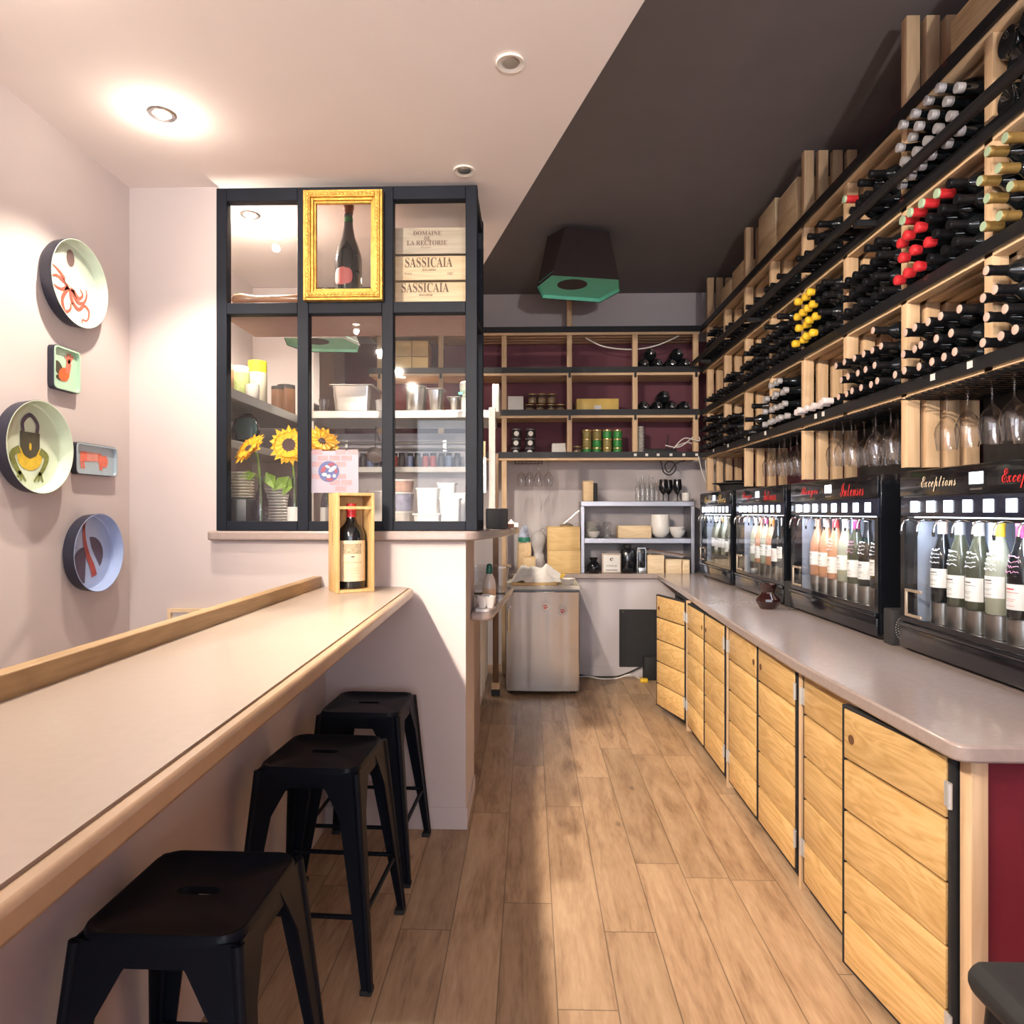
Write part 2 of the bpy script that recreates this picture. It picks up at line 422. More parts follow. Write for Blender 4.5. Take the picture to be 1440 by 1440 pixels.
# partition below and beside the kitchen window
b = B()
box(b, XL, -.29, YP, 3.52, 0, 1.308)
box(b, XL, -1.425, YP, 3.16, 1.308, ZC)
struct('wall_partition', b, WALL)
struct('baseboard_partition', box(B(), -.96, -.282, YP - .008, YP, 0, .10), WALL, bev=.003)
struct('baseboard_side', box(B(), -.29, -.284, YP, 3.52, 0, .07), WALL, bev=.002)
struct('wall_pass', box(B(), -.47, -.33, 3.525, 4.5, 0, .905), TAUPEEDGE)
struct('wall_kitchen', box(B(), XL, -1.43, 4.44, 4.56, 0, ZC - .002), WALL)
struct('wall_kitchen_back', box(B(), -1.43, -.42, 4.80, 4.88, 0, 2.0), LILAC)
struct('wall_counter', box(B(), -.195, 1.87, 5.93, 6.0, 0, .856), LILAC)
struct('baseboard_counter', box(B(), .40, 1.06, 5.918, 5.928, 0, .095), LILAC, bev=.002)

# interior window of the kitchen
W1 = bpy.data.objects.new('window_1', None); COL.objects.link(W1); W1['kind'] = 'structure'
b = B(); fy0, fy1 = 3.035, 3.085
xs_ = [(-1.425, -1.377), (-1.053, -1.002), (-.668, -.616), (-.289, -.236)]
zs_ = [(1.355, 1.398), (2.339, 2.390), (2.852, 2.912)]
for x0, x1 in xs_: box(b, x0, x1, fy0, fy1, 1.355, 2.912)
for z0, z1 in zs_:
    for k in range(3): box(b, xs_[k][1], xs_[k + 1][0], fy0, fy1, z0, z1)
fr = struct('window_frame', b, FRAMEBLK, W1, bev=.003)
b = B()
box(b, -.276, -.236, 3.41, 3.45, 1.355, 2.912)
for z0, z1 in zs_: box(b, -.272, -.240, 3.087, 3.41, z0, z1)
struct('window_side_frame', b, FRAMEBLK, W1, bev=.003)
for k in range(3):
    for j in range(2):
        struct('pane', box(B(), xs_[k][1] - .004, xs_[k + 1][0] + .004, 3.058, 3.062, zs_[j][1] - .004, zs_[j + 1][0] + .004), GLASS, W1)
for j in range(2):
    struct('pane', box(B(), -.258, -.254, 3.083, 3.412, zs_[j][1] - .004, zs_[j + 1][0] + .004), GLASS, W1)

def round_poly(pts, rad, seg=6):
    """pts: (x, y, r) corner list -> polygon with rounded corners"""
    out = []; n = len(pts)
    for i, p in enumerate(pts):
        r = p[2] if len(p) > 2 else rad
        a, c, d = Vector(pts[i - 1][:2]), Vector(p[:2]), Vector(pts[(i + 1) % n][:2])
        if r <= 0: out.append(tuple(c)); continue
        u, v = (a - c).normalized(), (d - c).normalized()
        r1 = min(r, (a - c).length * .45, (d - c).length * .45)
        for k in range(seg + 1):
            t = k / seg
            q = (1 - t) ** 2 * (c + u * r1) + 2 * t * (1 - t) * c + t * t * (c + v * r1)
            out.append(tuple(q))
    return out
# pass sill under the window and the small side counter
one('pass_sill', prism(B(), round_poly([(-1.46, 3.005, .03), (-.24, 3.005, .07), (-.125, 3.5, .3), (-.05, 4.1, .2), (-.16, 4.42, .1), (-.62, 4.42, 0), (-.62, 3.75, 0), (-1.46, 3.75, 0)], 0), 1.312, 1.354),
    TAUPE, 'long taupe window sill under the dark framed kitchen window, rounded where it turns into the aisle', 'sill', bev=.008)
one('side_counter', prism(B(), round_poly([(-.288, 3.28, 0), (-.185, 3.28, .1), (-.10, 4.40, .12), (-.2, 4.52, .05), (-.46, 4.52, 0), (-.46, 3.53, 0), (-.288, 3.53, 0)], 0), .908, .95),
    TAUPE, 'small taupe side counter below the sill, holding tiny cups', 'counter', bev=.012)

# ------------------------------------------------------------------ bar
bar = empty('bar_counter', (-.72, 1.2, 0), 'long cream topped bar counter where the black stools are tucked in', 'counter')
ba, bb = at(0, 1258, Z=1.10), at(575, 829, Z=1.10)
def bx(y): return ba.x + (bb.x - ba.x) * (y - ba.y) / (bb.y - ba.y)
YN = -1.2
part(bar, 'bar_top', prism(B(), [(-.945, YN), (bx(YN) - .012, YN), (bx(3.0) - .012, 3.0), (bx(3.05) - .05, 3.055), (-.945, 3.055)], 1.057, 1.10), BARTOP)
part(bar, 'edge_trim', prism(B(), round_poly([(bx(YN) - .011, YN, 0), (bx(YN) + .018, YN, 0), (bx(3.0) + .018, 2.99, .05), (bx(3.05) - .03, 3.055, 0), (bx(3.05) - .05, 3.055, 0), (bx(3.0) - .011, 3.0, 0)], 0), 1.062, 1.0992), BAREDGE, bev=.012)
part(bar, 'ledge', box(B(), -.985, -.946, YN, 3.05, 1.0, 1.148), LEDGEWOOD, bev=.003)
part(bar, 'support_panel', box(B(), -.99, -.93, YN, 3.05, 0, 1.056), WALL)

# ------------------------------------------------------------------ stools
def stool(name, loc, label, rz, kind):
    t = empty(name, loc, label, 'stool', 'metal bar stools at the counter' if kind == 'steel' else None, rz)
    H, w, d = .65, .152, .152
    if kind == 'steel': t.scale = (1.07, 1.07, 1)
    if kind == 'steel':
        # pressed seat: rounded square with rim, turned-down apron and a hand slot
        b = B()
        def loop(r, rad, z, n=8):
            out = []
            for cx, cy, a0 in ((1, 1, 0), (-1, 1, 90), (-1, -1, 180), (1, -1, 270)):
                for k in range(n + 1):
                    a = R(a0 + 90 * k / n)
                    out.append(b.verts.new((cx * (r - rad) + rad * math.cos(a), cy * (r - rad) + rad * math.sin(a), z)))
            return out
        n = 8
        def slot(z):
            out = []
            for i in range(36):
                a = 2 * PI * i / 36 + PI / 36
                cs, sn = math.cos(a), math.sin(a)
                out.append(b.verts.new((math.copysign(abs(cs) ** .6, cs) * .042, math.copysign(abs(sn) ** .6, sn) * .014, z)))
            return out
        specs = [(.150, .045, H - .062), (.150, .045, H - .008), (.146, .042, H), (.138, .04, H), (.133, .038, H - .006)]
        rings = [loop(*s) for s in specs]
        rings.append(slot(H - .004)); rings.append(slot(H - .02))
        low = loop(.130, .036, H - .012); 
        seq = rings
        for a, c in zip(seq, seq[1:]):
            for i in range(36):
                j = (i + 1) % 36
                b.faces.new((a[i], a[j], c[j], c[i]))
        inner = loop(.147, .043, H - .062)
        seq2 = [rings[0], inner, low, rings[-1]]
        for a, c in zip(seq2, seq2[1:]):
            for i in range(36):
                j = (i + 1) % 36
                b.faces.new((a[i], a[j], c[j], c[i]))
        part(t, 'seat', b, STOOLBLK, local=True, sharp=50)
        for sx in (-1, 1):
            for sy in (-1, 1):
                b = B()
                # folded sheet leg, tapering from a wide top that merges with the apron to a narrow foot
                for (ox, oy) in ((1, 0), (0, 1)):
                    top = .085; bot = .026
                    c1 = Vector((sx * .1495, sy * .1495, H - .012)); c0 = Vector((sx * .205, sy * .205, .012))
                    ax = Vector((-sx * ox, -sy * oy, 0))
                    th = Vector((-sx * oy, -sy * ox, 0)) * .005
                    mid = c1.lerp(c0, .09)
                    pr = [(c1, .125 if True else top), (mid, .095), (c1.lerp(c0, .22), .060), (c0, bot)]
                    L = [b.verts.new(p + off) for p, wd in pr for off in (Vector(), ax * wd, ax * wd + th, th)]
                    for k in range(3):
                        q = L[4 * k:4 * k + 8]
                        for i in range(4):
                            j = (i + 1) % 4
                            b.faces.new((q[i], q[j], q[4 + j], q[4 + i]))
                    b.faces.new(L[:4]); b.faces.new(L[-4:])
                # rounded outer fold
                c1 = Vector((sx * .145, sy * .145, H - .014)); c0 = Vector((sx * .2005, sy * .2005, .012))
                cyl(b, c0, c1, .0075, 10, .012)
                lg = part(t, 'leg', b, STOOLBLK, local=True, sharp=50)
                part(lg, 'foot_cap', box(B(), sx * .19 - .017, sx * .19 + .017, sy * .19 - .017, sy * .19 + .017, 0, .016, .003), BLACKMATT, local=True)
        k = .205 - (.205 - .1495) * .30
        for sx, sy in ((1, 0), (-1, 0), (0, 1), (0, -1)):
            a = Vector((sx * k if sx else -k, sy * k if sy else -k, .215)); c = Vector((sx * k if sx else k, sy * k if sy else k, .215))
            inn = Vector((-sx, -sy, 0)) * .012
            part(t, 'crossbar', cyl(B(), a + inn, c + inn, .0075, 10), STOOLBLK, local=True)
        b = B()
        for s in (1, -1):
            tube(b, [(-.14, -.14 * s, H - .10), (0, 0, H - .085), (.14, .14 * s, H - .10)], .006, 6)
        part(t, 'brace', b, STOOLBLK, local=True)
    else:
        b = B(); box(b, -.19, .19, -.19, .19, .60, .665, .028)
        part(t, 'seat', b, BLACKMATT, local=True, bev=.012)
        for sx in (-1, 1):
            for sy in (-1, 1):
                part(t, 'leg', cyl(B(), (sx * .19, sy * .19, 0), (sx * .15, sy * .15, .60), .012, 12, .016), BLACKMETAL, local=True)
    return t
stool('bar_stool', (-.695, 1.40, 0), 'black metal bar stool nearest along the bar counter, cut off at the bottom edge', R(-1), 'steel')
stool('bar_stool', (-.680, 2.225, 0), 'black metal bar stool standing between the other two along the bar counter', R(-3), 'steel')
stool('bar_stool', (-.670, 2.80, 0), 'black metal bar stool closest to the partition wall under the kitchen window', R(-2), 'steel')
stool('cushioned_stool', (.945, 1.02, 0), 'soft black topped stool beside the dark red cabinet end', R(0), 'soft')

# ------------------------------------------------------------------ ceiling lamps
def downlight(x, y, on, label):
    t = empty('ceiling_downlight', (x, y, ZC), label, 'downlight', 'recessed ceiling downlights')
    b = B(); lathe(b, [(.03, -.001), (.047, -.001), (.049, -.005), (.046, -.008), (.033, -.005), (.03, -.001)], 28, cap=False)
    part(t, 'trim_ring', b, WHITEPL if not on else CHROME, local=True)
    part(t, 'lamp', lathe(B(), [(0, -.002), (.03, -.002), (.026, -.006), (0, -.007)], 20, cap=False), LAMPON if on else STEEL, local=True)
    return t
ps = at(228, 160, Z=ZC); p1 = at(718, 87, Z=ZC); p2 = at(653, 239, Z=ZC)
downlight(ps.x, ps.y, True, 'lit recessed downlight glaring in the white ceiling near the left wall')
downlight(p1.x, p1.y, False, 'unlit round downlight in the white ceiling close to the dark ceiling edge')
downlight(p2.x, p2.y, False, 'unlit round downlight in the white ceiling just in front of the kitchen window corner')
def spot(name, loc, w, col, size=104, blend=.45, rad=.03, to=(0, 0, -1)):
    l = bpy.data.lights.new(name, 'SPOT'); l.energy = w; l.color = col; l.spot_size = R(size); l.spot_blend = blend; l.shadow_soft_size = rad
    o = bpy.data.objects.new(name, l); COL.objects.link(o); o.location = loc
    o.rotation_euler = Vector(to).to_track_quat('-Z', 'Y').to_euler()
    return o
WARM = (1.0, .85, .69)
LW = 92
spot('downlight_beam', (ps.x, ps.y, ZC - .02), LW, WARM)
for i, (x, y, w_, sz, to) in enumerate(((ps.x, ps.y - .85, 70, 104, (0, 0, -1)), (ps.x, .80, 260, 66, (2.5, 1.9, -2.0)), (ps.x, -.05, 310, 60, (2.6, 3.3, -1.8)), (ps.x, -.9, 440, 54, (2.6, 6.3, -1.2)), (ps.x, -1.75, 480, 44, (2.2, 7.6, -1.3)))):  # lamps past the first are added, aimed to brighten cabinets and back wall
    downlight(x, y, True, 'unseen lit downlight assumed in the white ceiling above the bar, out of the picture')
    spot('downlight_beam', (x, y, ZC - .02), w_, WARM, sz, .6, .03, to)
downlight(-1.40, 3.35, True, 'lit recessed downlight in the kitchen ceiling, glowing through the upper left window pane')
spot('kitchen_beam', (-1.40, 3.35, ZC - .02), 120, (1, .84, .66), 150, .6, .03)
def glow(loc, w):
    l = bpy.data.lights.new('bulb_glow', 'POINT'); l.energy = w; l.color = WARM; l.shadow_soft_size = .02
    o = bpy.data.objects.new('bulb_glow', l); COL.objects.link(o); o.location = loc
glow((ps.x, ps.y, ZC - .06), 3.2); glow((-1.40, 3.35, ZC - .06), 20)
for y in (ps.y - .85, .80, -.05, -.9): glow((ps.x, y, ZC - .06), 4)  # ceiling spill for the unseen lamps above the bar
t = empty('added_floor_lamp', (.85, -1.7, 0), 'tall uplighting floor lamp added behind the viewer, out of the picture', 'lamp')  # added unseen lamp that lifts the dark ceiling and rack top
part(t, 'base', cyl(B(), (.85, -1.7, 0), (.85, -1.7, .025), .14, 28), BLACKMETAL)
part(t, 'pole', cyl(B(), (.85, -1.7, .025), (.85, -1.7, 1.62), .012, 12), BLACKMETAL)
part(t, 'lamp_shade', lathe(B(), [(.013, 1.60), (.06, 1.615), (.14, 1.68), (.16, 1.72), (.155, 1.72), (.135, 1.685), (.055, 1.62), (.013, 1.61)], 28, Matrix.Translation((.85, -1.7, 0)), cap=False), WHITEPL)
part(t, 'bulb', sphere(B(), (.85, -1.7, 1.66), .03), LAMPON)
l = bpy.data.lights.new('added_uplight', 'POINT'); l.energy = 400; l.color = (1, .92, .84); l.shadow_soft_size = .05
o = bpy.data.objects.new('added_uplight', l); COL.objects.link(o); o.location = (.85, -1.7, 1.705)
# daylight through a guessed, unseen shop window behind the camera
wd = bpy.data.worlds.new('street_daylight'); S.world = wd; wd.use_nodes = True
bg = wd.node_tree.nodes['Background']; bg.inputs[0].default_value = (.86, .90, 1.0, 1); bg.inputs[1].default_value = 5.2
pl = bpy.data.lights.new('guessed_window_daylight', 'AREA'); pl.shape = 'RECTANGLE'; pl.size = 3.0; pl.size_y = 2.3
pl.cycles.is_portal = True
po = bpy.data.objects.new('guessed_window_daylight', pl); COL.objects.link(po); po.location = (0, YF - .12, 1.55); po.rotation_euler = (R(90), 0, 0)

# pendant lamps: a faceted shade with green lining
def pendant(loc, sc, rz, label, drop, hgt, green=None, rod=.05):
    green = green or LAMPGREEN
    t = empty('ceiling_lamp', loc, label, 'lamp', None, rz)
    top = [(-.17, -.20), (.17, -.20), (.25, 0), (.17, .20), (-.17, .20), (-.25, 0)]
    out = [(-.29, -.26), (.22, -.28), (.33, -.02), (.27, .27), (-.22, .27), (-.33, .02)]
    top = [(x * sc, y * sc) for x, y in top]; out = [(x * sc, y * sc) for x, y in out]
    def shell(th, z0, z1, lo, hi):
        b = B()
        n = 6
        V = lambda poly, z, k: [b.verts.new((x * k, y * k, z)) for x, y in poly]
        a, c = V(lo, z0, 1), V(hi, z1, 1)
        for i in range(n): b.faces.new((a[i], a[(i + 1) % n], c[(i + 1) % n], c[i]))
        b.faces.new(c)
        return b
    hh = hgt
    b = shell(0, 0, hh, out, top); part(t, 'lamp_shade', b, LAMPBROWN, local=True, sharp=20)
    b = shell(0, .004, hh - .02, [(x * .985, y * .985) for x, y in out], [(x * .97, y * .97) for x, y in top]); part(t, 'shade_lining', b, green, local=True, sharp=20)
    # diffuser disc closing the shade, with the round dark opening
    b = prism(B(), [(x * .97, y * .97) for x, y in out], .03 * sc, .034 * sc); part(t, 'green_diffuser', b, green, local=True)
    part(t, 'round_opening', lathe(B(), [(0, .027 * sc), (.115 * sc, .027 * sc), (.115 * sc, .0299 * sc), (0, .0299 * sc)], 28, Matrix.Translation((-.06 * sc, -.02, 0)), cap=False), LAMPBROWN, local=True)
    part(t, 'mount', cyl(B(), (-.068 if rod < .01 else 0, 0, hh - .01), (-.068 if rod < .01 else 0, 0, drop), rod, 14), LAMPBROWN, local=True)
    return t
c = at(814, 398, Y=5.0)
pendant((c.x, c.y, c.z - .05), .96, R(14), 'brown ceiling lamp with bright green underside hanging from the dark ceiling above the aisle', ZD - c.z + .05, .37)
c = at(455, 486, Y=3.8)
pendant((c.x, c.y, c.z), .62, R(6), 'ceiling lamp with mint green underside seen through the kitchen window', ZC - c.z, .13, pm('lamp_mint_lining', (.33, .72, .52), .6, var=.04), .006)
# ------------------------------------------------------------------ trays on the left wall
def ribbon(b, pts, w0, w1, z):
    n = len(pts); L = []
    for i, p in enumerate(pts):
        p = Vector(p); t = (Vector(pts[min(i + 1, n - 1)]) - Vector(pts[max(i - 1, 0)])).normalized()
        nn = Vector((-t.y, t.x)); w = w0 + (w1 - w0) * i / (n - 1)
        L.append((b.verts.new((*(p + nn * w), z)), b.verts.new((*(p - nn * w), z))))
    for a, c in zip(L, L[1:]): b.faces.new((a[0], a[1], c[1], c[0]))
def blob(b, cx, cy, rx, ry, z, n=24, rot=0):
    vs = []
    for i in range(n):
        a = 2 * PI * i / n; x, y = rx * math.cos(a), ry * math.sin(a)
        vs.append(b.verts.new((cx + x * math.cos(rot) - y * math.sin(rot), cy + x * math.sin(rot) + y * math.cos(rot), z)))
    b.faces.new(vs)
def flat(b, pts, z): b.faces.new([b.verts.new((x, y, z)) for x, y in pts])
def curl(pts, n=24):
    """smooth curve through control points"""
    P_ = [Vector(p) for p in pts]; out = []
    for i in range(len(P_) - 1):
        p0, q1, q2, q3 = P_[max(i - 1, 0)], P_[i], P_[i + 1], P_[min(i + 2, len(P_) - 1)]
        for k in range(6):
            t = k / 6
            out.append(.5 * ((2 * q1) + (q2 - p0) * t + (2 * p0 - 5 * q1 + 4 * q2 - q3) * t * t + (3 * q1 - p0 - 3 * q2 + q3) * t ** 3))
    out.append(P_[-1]); return out
def round_tray(u, v, rad, mat, label, depth=.055):
    c = at(u, v, X=XL)
    t = empty('round_tray', (XL + .002, c.y, c.z), label, 'tray', 'enamel trays hung on the wall'); t.rotation_euler = FACE_R
    b = B(); lathe(b, [(0, .004), (rad * .93, .004), (rad * .965, .008), (rad, depth), (rad * .985, depth), (rad * .955, .012), (rad * .92, .0075), (0, .0075)], 56, cap=False)
    part(t, 'tray_dish', b, mat, local=True)
    b = B(); lathe(b, [(rad * .90, .001), (rad * .972, .006), (rad * 1.006, depth - .001), (rad * 1.001, depth - .001), (rad * .966, .007), (rad * .90, .0035)], 56, cap=False)
    part(t, 'tray_outside', b, NAVY, local=True)
    return t
z = .009
RUST = pm('print_rust', (.36, .085, .06), .6, var=.15, scale=40); DUSK = pm('print_dusk', (.16, .10, .10), .6, var=.1, scale=40)
PALE = pm('print_pale', (.66, .55, .50), .6, var=.06, scale=40); FYELLOW = pm('print_yellow', (.62, .42, .03), .6, var=.2, scale=60)
FGREEN = pm('print_olive', (.18, .20, .05), .6, var=.3, scale=70); FDARK = pm('print_dark', (.055, .05, .03), .6, var=.2, scale=50)
CORAL = pm('print_coral', (.72, .17, .11), .6, var=.1, scale=60); FLAME = pm('print_flame', (.75, .12, .03), .6, var=.15, scale=40)
PLUM = pm('print_plum', (.085, .06, .10), .6, var=.15, scale=60); KOI = pm('print_koi', (.36, .06, .05), .6, var=.2, scale=40)
t = round_tray(95, 400, .170, AQUA, 'round pale green tray printed with an octopus tentacled woman, topmost on the wall')
b = B()
for pts in ([(-.01, -.01), (-.05, -.035), (-.10, -.03)], [(-.01, -.015), (-.045, -.07), (-.03, -.115), (.0, -.10), (.005, -.075), (.02, -.07)],
            [(.0, -.015), (.01, -.06), (.05, -.085), (.085, -.06), (.115, -.075), (.105, -.115), (.075, -.12), (.07, -.135)],
            [(.01, -.015), (.04, -.055), (.08, -.05), (.10, -.015), (.095, .01)], [(.015, -.015), (.05, -.04), (.075, -.02), (.06, -.0)],
            [(-.02, .0), (-.06, .03), (-.10, .045)], [(-.02, -.005), (-.07, .01), (-.105, .0)]):
    ribbon(b, curl(pts), .010, .0025, z)
part(t, 'tentacle_print', b, RUST, local=True)
b = B(); flat(b, [(-.03, .0), (.02, -.015), (.04, .0), (.03, .05), (.01, .07), (-.01, .068), (-.03, .04)], z + .0006); part(t, 'torso_print', b, PALE, local=True)
b = B(); blob(b, .002, .105, .023, .034, z); part(t, 'head_print', b, DUSK, local=True)
t = round_tray(38, 629, .170, PALEMINT, 'round mint tray printed with a yellow frog wearing a padlock, cut by the picture edge')
b = B(); blob(b, 0, -.035, .062, .05, z); part(t, 'frog_belly_print', b, FYELLOW, local=True)
b = B()
flat(b, [(-.048, .055), (.048, .055), (.048, -.0), (.03, -.03), (0, -.042), (-.03, -.03), (-.048, 0)], z + .001)
part(t, 'lock_body_print', b, FDARK, local=True)
b = B(); ribbon(b, curl([(-.034, .055), (-.036, .09), (0, .118), (.036, .09), (.034, .055)]), .008, .008, z + .001); part(t, 'lock_shackle_print', b, PLUM, local=True)
b = B(); blob(b, 0, .002, .006, .014, z + .0016); part(t, 'keyhole_print', b, FYELLOW, local=True)
b = B()
for s in (-1, 1):
    ribbon(b, curl([(s * .05, -.01), (s * .085, -.03), (s * .07, -.07), (s * .05, -.095)]), .014, .008, z + .0004)
    for dx in (-.03, -.008, .016): ribbon(b, [(s * .05, -.09), (s * (.05 + dx), -.125)], .006, .004, z + .0004)
part(t, 'frog_legs_print', b, FGREEN, local=True)
t = round_tray(122, 777, .162, BLUE, 'round blue tray printed with a red carp, lowest on the wall')
b = B(); ribbon(b, curl([(-.035, .11), (-.03, .05), (-.01, -.01), (.018, -.06), (.032, -.10)]), .007, .018, z + .0006); flat(b, [(-.035, .10), (-.055, .145), (-.034, .125), (-.018, .142), (-.03, .10)], z + .0006)
part(t, 'carp_print', b, KOI, local=True)
b = B()
flat(b, [(.015, .02)] + [(.015 + .075 * math.cos(a), .02 + .075 * math.sin(a) - .03) for a in [R(100 - 16 * k) for k in range(10)]], z)
flat(b, [(-.02, -.0)] + [(-.03 + .07 * math.cos(a), -.05 + .075 * math.sin(a)) for a in [R(95 + 16 * k) for k in range(12)]], z)
part(t, 'fin_print', b, PLUM, local=True)
def flat_tray(u, v, w, h, mat, name, label):
    c = at(u, v, X=XL)
    t = empty(name, (XL + .002, c.y, c.z), label, 'tray', 'enamel trays hung on the wall'); t.rotation_euler = FACE_R
    def rr(w, h, r): return round_poly([(-w / 2, -h / 2), (w / 2, -h / 2), (w / 2, h / 2), (-w / 2, h / 2)], r)
    b = B(); o_, i_ = rr(w, h, .02), rr(w - .012, h - .012, .016)
    n = len(o_)
    rings = [[b.verts.new((*p, zz)) for p in pl_] for pl_, zz in ((o_, 0), (o_, .026), (i_, .026), (i_, .012))]
    for a, c2 in zip(rings, rings[1:]):
        for i in range(n): b.faces.new((a[i], a[(i + 1) % n], c2[(i + 1) % n], c2[i]))
    b.faces.new(rings[-1]); b.faces.new(rings[0][::-1])
    part(t, 'tray_dish', b, mat, local=True, sharp=30)
    b = B(); o2, o3 = rr(w + .004, h + .004, .021), rr(w + .0005, h + .0005, .0205)
    rings = [[b.verts.new((*p, zz)) for p in pl_] for pl_, zz in ((o2, -.001), (o2, .023), (o3, .023))]
    for a, c2 in zip(rings, rings[1:]):
        for i in range(n): b.faces.new((a[i], a[(i + 1) % n], c2[(i + 1) % n], c2[i]))
    part(t, 'tray_outside', b, NAVY, local=True)
    return t
t = flat_tray(86, 520, .150, .165, MINT, 'square_tray', 'small square mint tray printed with a rooster tailed red hand')
b = B(); blob(b, -.005, -.02, .032, .026, .0135, rot=.5); part(t, 'rooster_print', b, FLAME, local=True)
b = B(); blob(b, -.035, .0, .02, .03, .013, rot=.6); blob(b, -.02, -.035, .03, .012, .0132); part(t, 'feather_print', b, FDARK, local=True)
b = B(); ribbon(b, [(.015, -.01), (.022, .03)], .012, .014, .014)
for dx, h in ((-.02, .055), (-.006, .068), (.01, .07), (.024, .062)): ribbon(b, [(.022, .028), (.022 + dx, h)], .006, .004, .0141)
part(t, 'hand_print', b, CORAL, local=True)
t = flat_tray(129, 647, .265, .125, PALEBLUE, 'oblong_tray', 'small oblong grey blue tray printed with a coral dog')
b = B(); flat(b, [(-.095, .03), (.03, .03), (.045, .02), (.045, -.005), (-.095, -.01)], .0135); blob(b, .062, -.002, .022, .026, .0136)
for x in (-.09, -.075, .028, .04): ribbon(b, [(x, -.005), (x + .004, -.04)], .006, .005, .0134)
part(t, 'dog_print', b, CORAL, local=True)
b = B()
for k in range(9): ribbon(b, [(-.05 + k * .008, .03), (-.05 + k * .008, -.008)], .0012, .0012, .0139)
part(t, 'rib_print', b, PALE, local=True)
# framed print low on the partition wall
t = empty('framed_print', (-1.49, YP - .02, .52), 'framed print with pale wooden frame leaning into view behind the bar ledge', 'picture')
x0 = at(240, 870, Y=YP).x; zt = at(240, 855, Y=YP).z
part(t, 'picture_frame', ring_frame(B(), x0, x0 + .42, zt - .5, zt, .016, YP - .03, YP - .004), CRATEX)
part(t, 'mat_board', box(B(), x0 + .014, x0 + .406, YP - .016, YP - .006, zt - .488, zt - .014), PAPER)
b = B(); ring_frame(b, x0 + .10, x0 + .32, zt - .40, zt - .10 + .02, .004, YP - .0175, YP - .0165); ring_frame(b, x0 + .115, x0 + .305, zt - .39, zt - .095, .004, YP - .0175, YP - .0165)
part(t, 'red_line_print', b, CORAL)
# ------------------------------------------------------------------ worktop along the right and back walls
ZT = .90
front = [(1.06, 1.545), (1.002, 1.64), (.972, 2.05), (.965, 2.45), (.99, 3.3), (1.03, 4.2), (1.075, 5.0), (1.11, 5.90)]
poly = [(1.87, 1.585, 0), (.988, 1.585, .045)] + [(x, y, 0) for x, y in front[2:-1]] + [(1.11, 5.90, .01), (-.196, 5.90, .01), (-.196, 6.35, 0), (1.87, 6.35, 0)]
one('worktop', prism(B(), round_poly(poly, 0), ZT - .042, ZT), TAUPE, 'long taupe worktop over the wooden cabinets, turning along the back wall', 'worktop', bev=.012)

# ------------------------------------------------------------------ cabinets
XC = 1.05
def door_mesh(w, h, hole):
    """five planks on a black backing frame, built with the hinge edge at the origin; runs along +Y, face at -X"""
    planks = B(); n = 5; g = .009; ph = (h - .02 - g * (n - 1)) / n
    for k in range(n):
        z0 = .01 + k * (ph + g)
        box(planks, -.022, -.006, .015, w - .015, z0, z0 + ph, .0012)
    back = B(); box(back, -.006, .002, 0, w, 0, h)
    for y0, y1, z0, z1 in ((0, .0095, 0, h), (w - .0095, w, 0, h), (.0095, w - .0095, 0, .0095), (.0095, w - .0095, h - .0095, h)): box(back, -.019, -.006, y0, y1, z0, z1)
    return planks, back
def cabinet(y0, y1, doors, label):
    """doors: list of (hinge_y, direction +1/-1, width, opening angle, hole distance from hinge)"""
    y0 += .027; y1 += .027; doors = [(d_[0] + .027, *d_[1:]) for d_ in doors]
    t = empty('base_cabinet', ((XC + 1.86) / 2, (y0 + y1) / 2, 0), label, 'cabinet', None)
    b = B(); x0 = XC + .004
    box(b, x0, 1.86, y0, y0 + .018, .045, .855); box(b, x0, 1.86, y1 - .018, y1, .045, .855)
    box(b, 1.84, 1.86, y0 + .018, y1 - .018, .045, .855); box(b, x0, 1.84, y0 + .018, y1 - .018, .045, .063); box(b, x0 + .03, 1.84, y0 + .018, y1 - .018, .44, .455)
    box(b, x0, 1.84, y0 + .018, y1 - .018, .84, .855)
    part(t, 'carcass', b, BLACKMATT)
    part(t, 'plinth', box(B(), XC + .012, 1.80, y0, y1, 0, .044), BLACKMATT)
    for hy, sgn, w, ang, hole in doors:
        h = .80
        planks, back = door_mesh(w, h, hole)
        M = Matrix.Translation((XC, hy, .045)) @ Matrix.Rotation(R(ang) * sgn, 4, 'Z') @ Matrix.Scale(sgn, 4, (0, 1, 0))
        pb = back; bmesh.ops.transform(pb, matrix=M, verts=pb.verts)
        d = part(t, 'door', pb, BLACKMATT)
        bmesh.ops.transform(planks, matrix=M, verts=planks.verts); part(d, 'door_planks', planks, DOORWOOD)
        if hole:
            hb = B(); cyl(hb, (-.0225, hole, h - .095), (-.0215, hole, h - .095), .0145, 20)
            bmesh.ops.transform(hb, matrix=M, verts=hb.verts); part(d, 'finger_hole', hb, pm('hole_brown', (.12, .05, .02), .8))
        for zz in (.10, h - .13):
            hb = B(); cyl(hb, (-.026, -.004, zz), (-.026, -.004, zz + .062), .006, 10); box(hb, -.0235, -.019, -.004, .018, zz, zz + .062)
            bmesh.ops.transform(hb, matrix=M, verts=hb.verts); part(d, 'hinge', hb, GALV)
    return t
cabinet(4.475, 4.905, [(4.49, 1, .42, 16, .375)], 'single door wooden cabinet at the far end of the row, its door ajar')
cabinet(3.56, 4.425, [(3.572, 1, .415, 0, .375), (4.413, -1, .415, 0, .375)], 'two door plank cabinet next to the far single door one')
cabinet(2.603, 3.512, [(2.615, 1, .438, 0, .395), (3.50, -1, .438, 0, .395)], 'two door plank cabinet second nearest the dark red end panel')
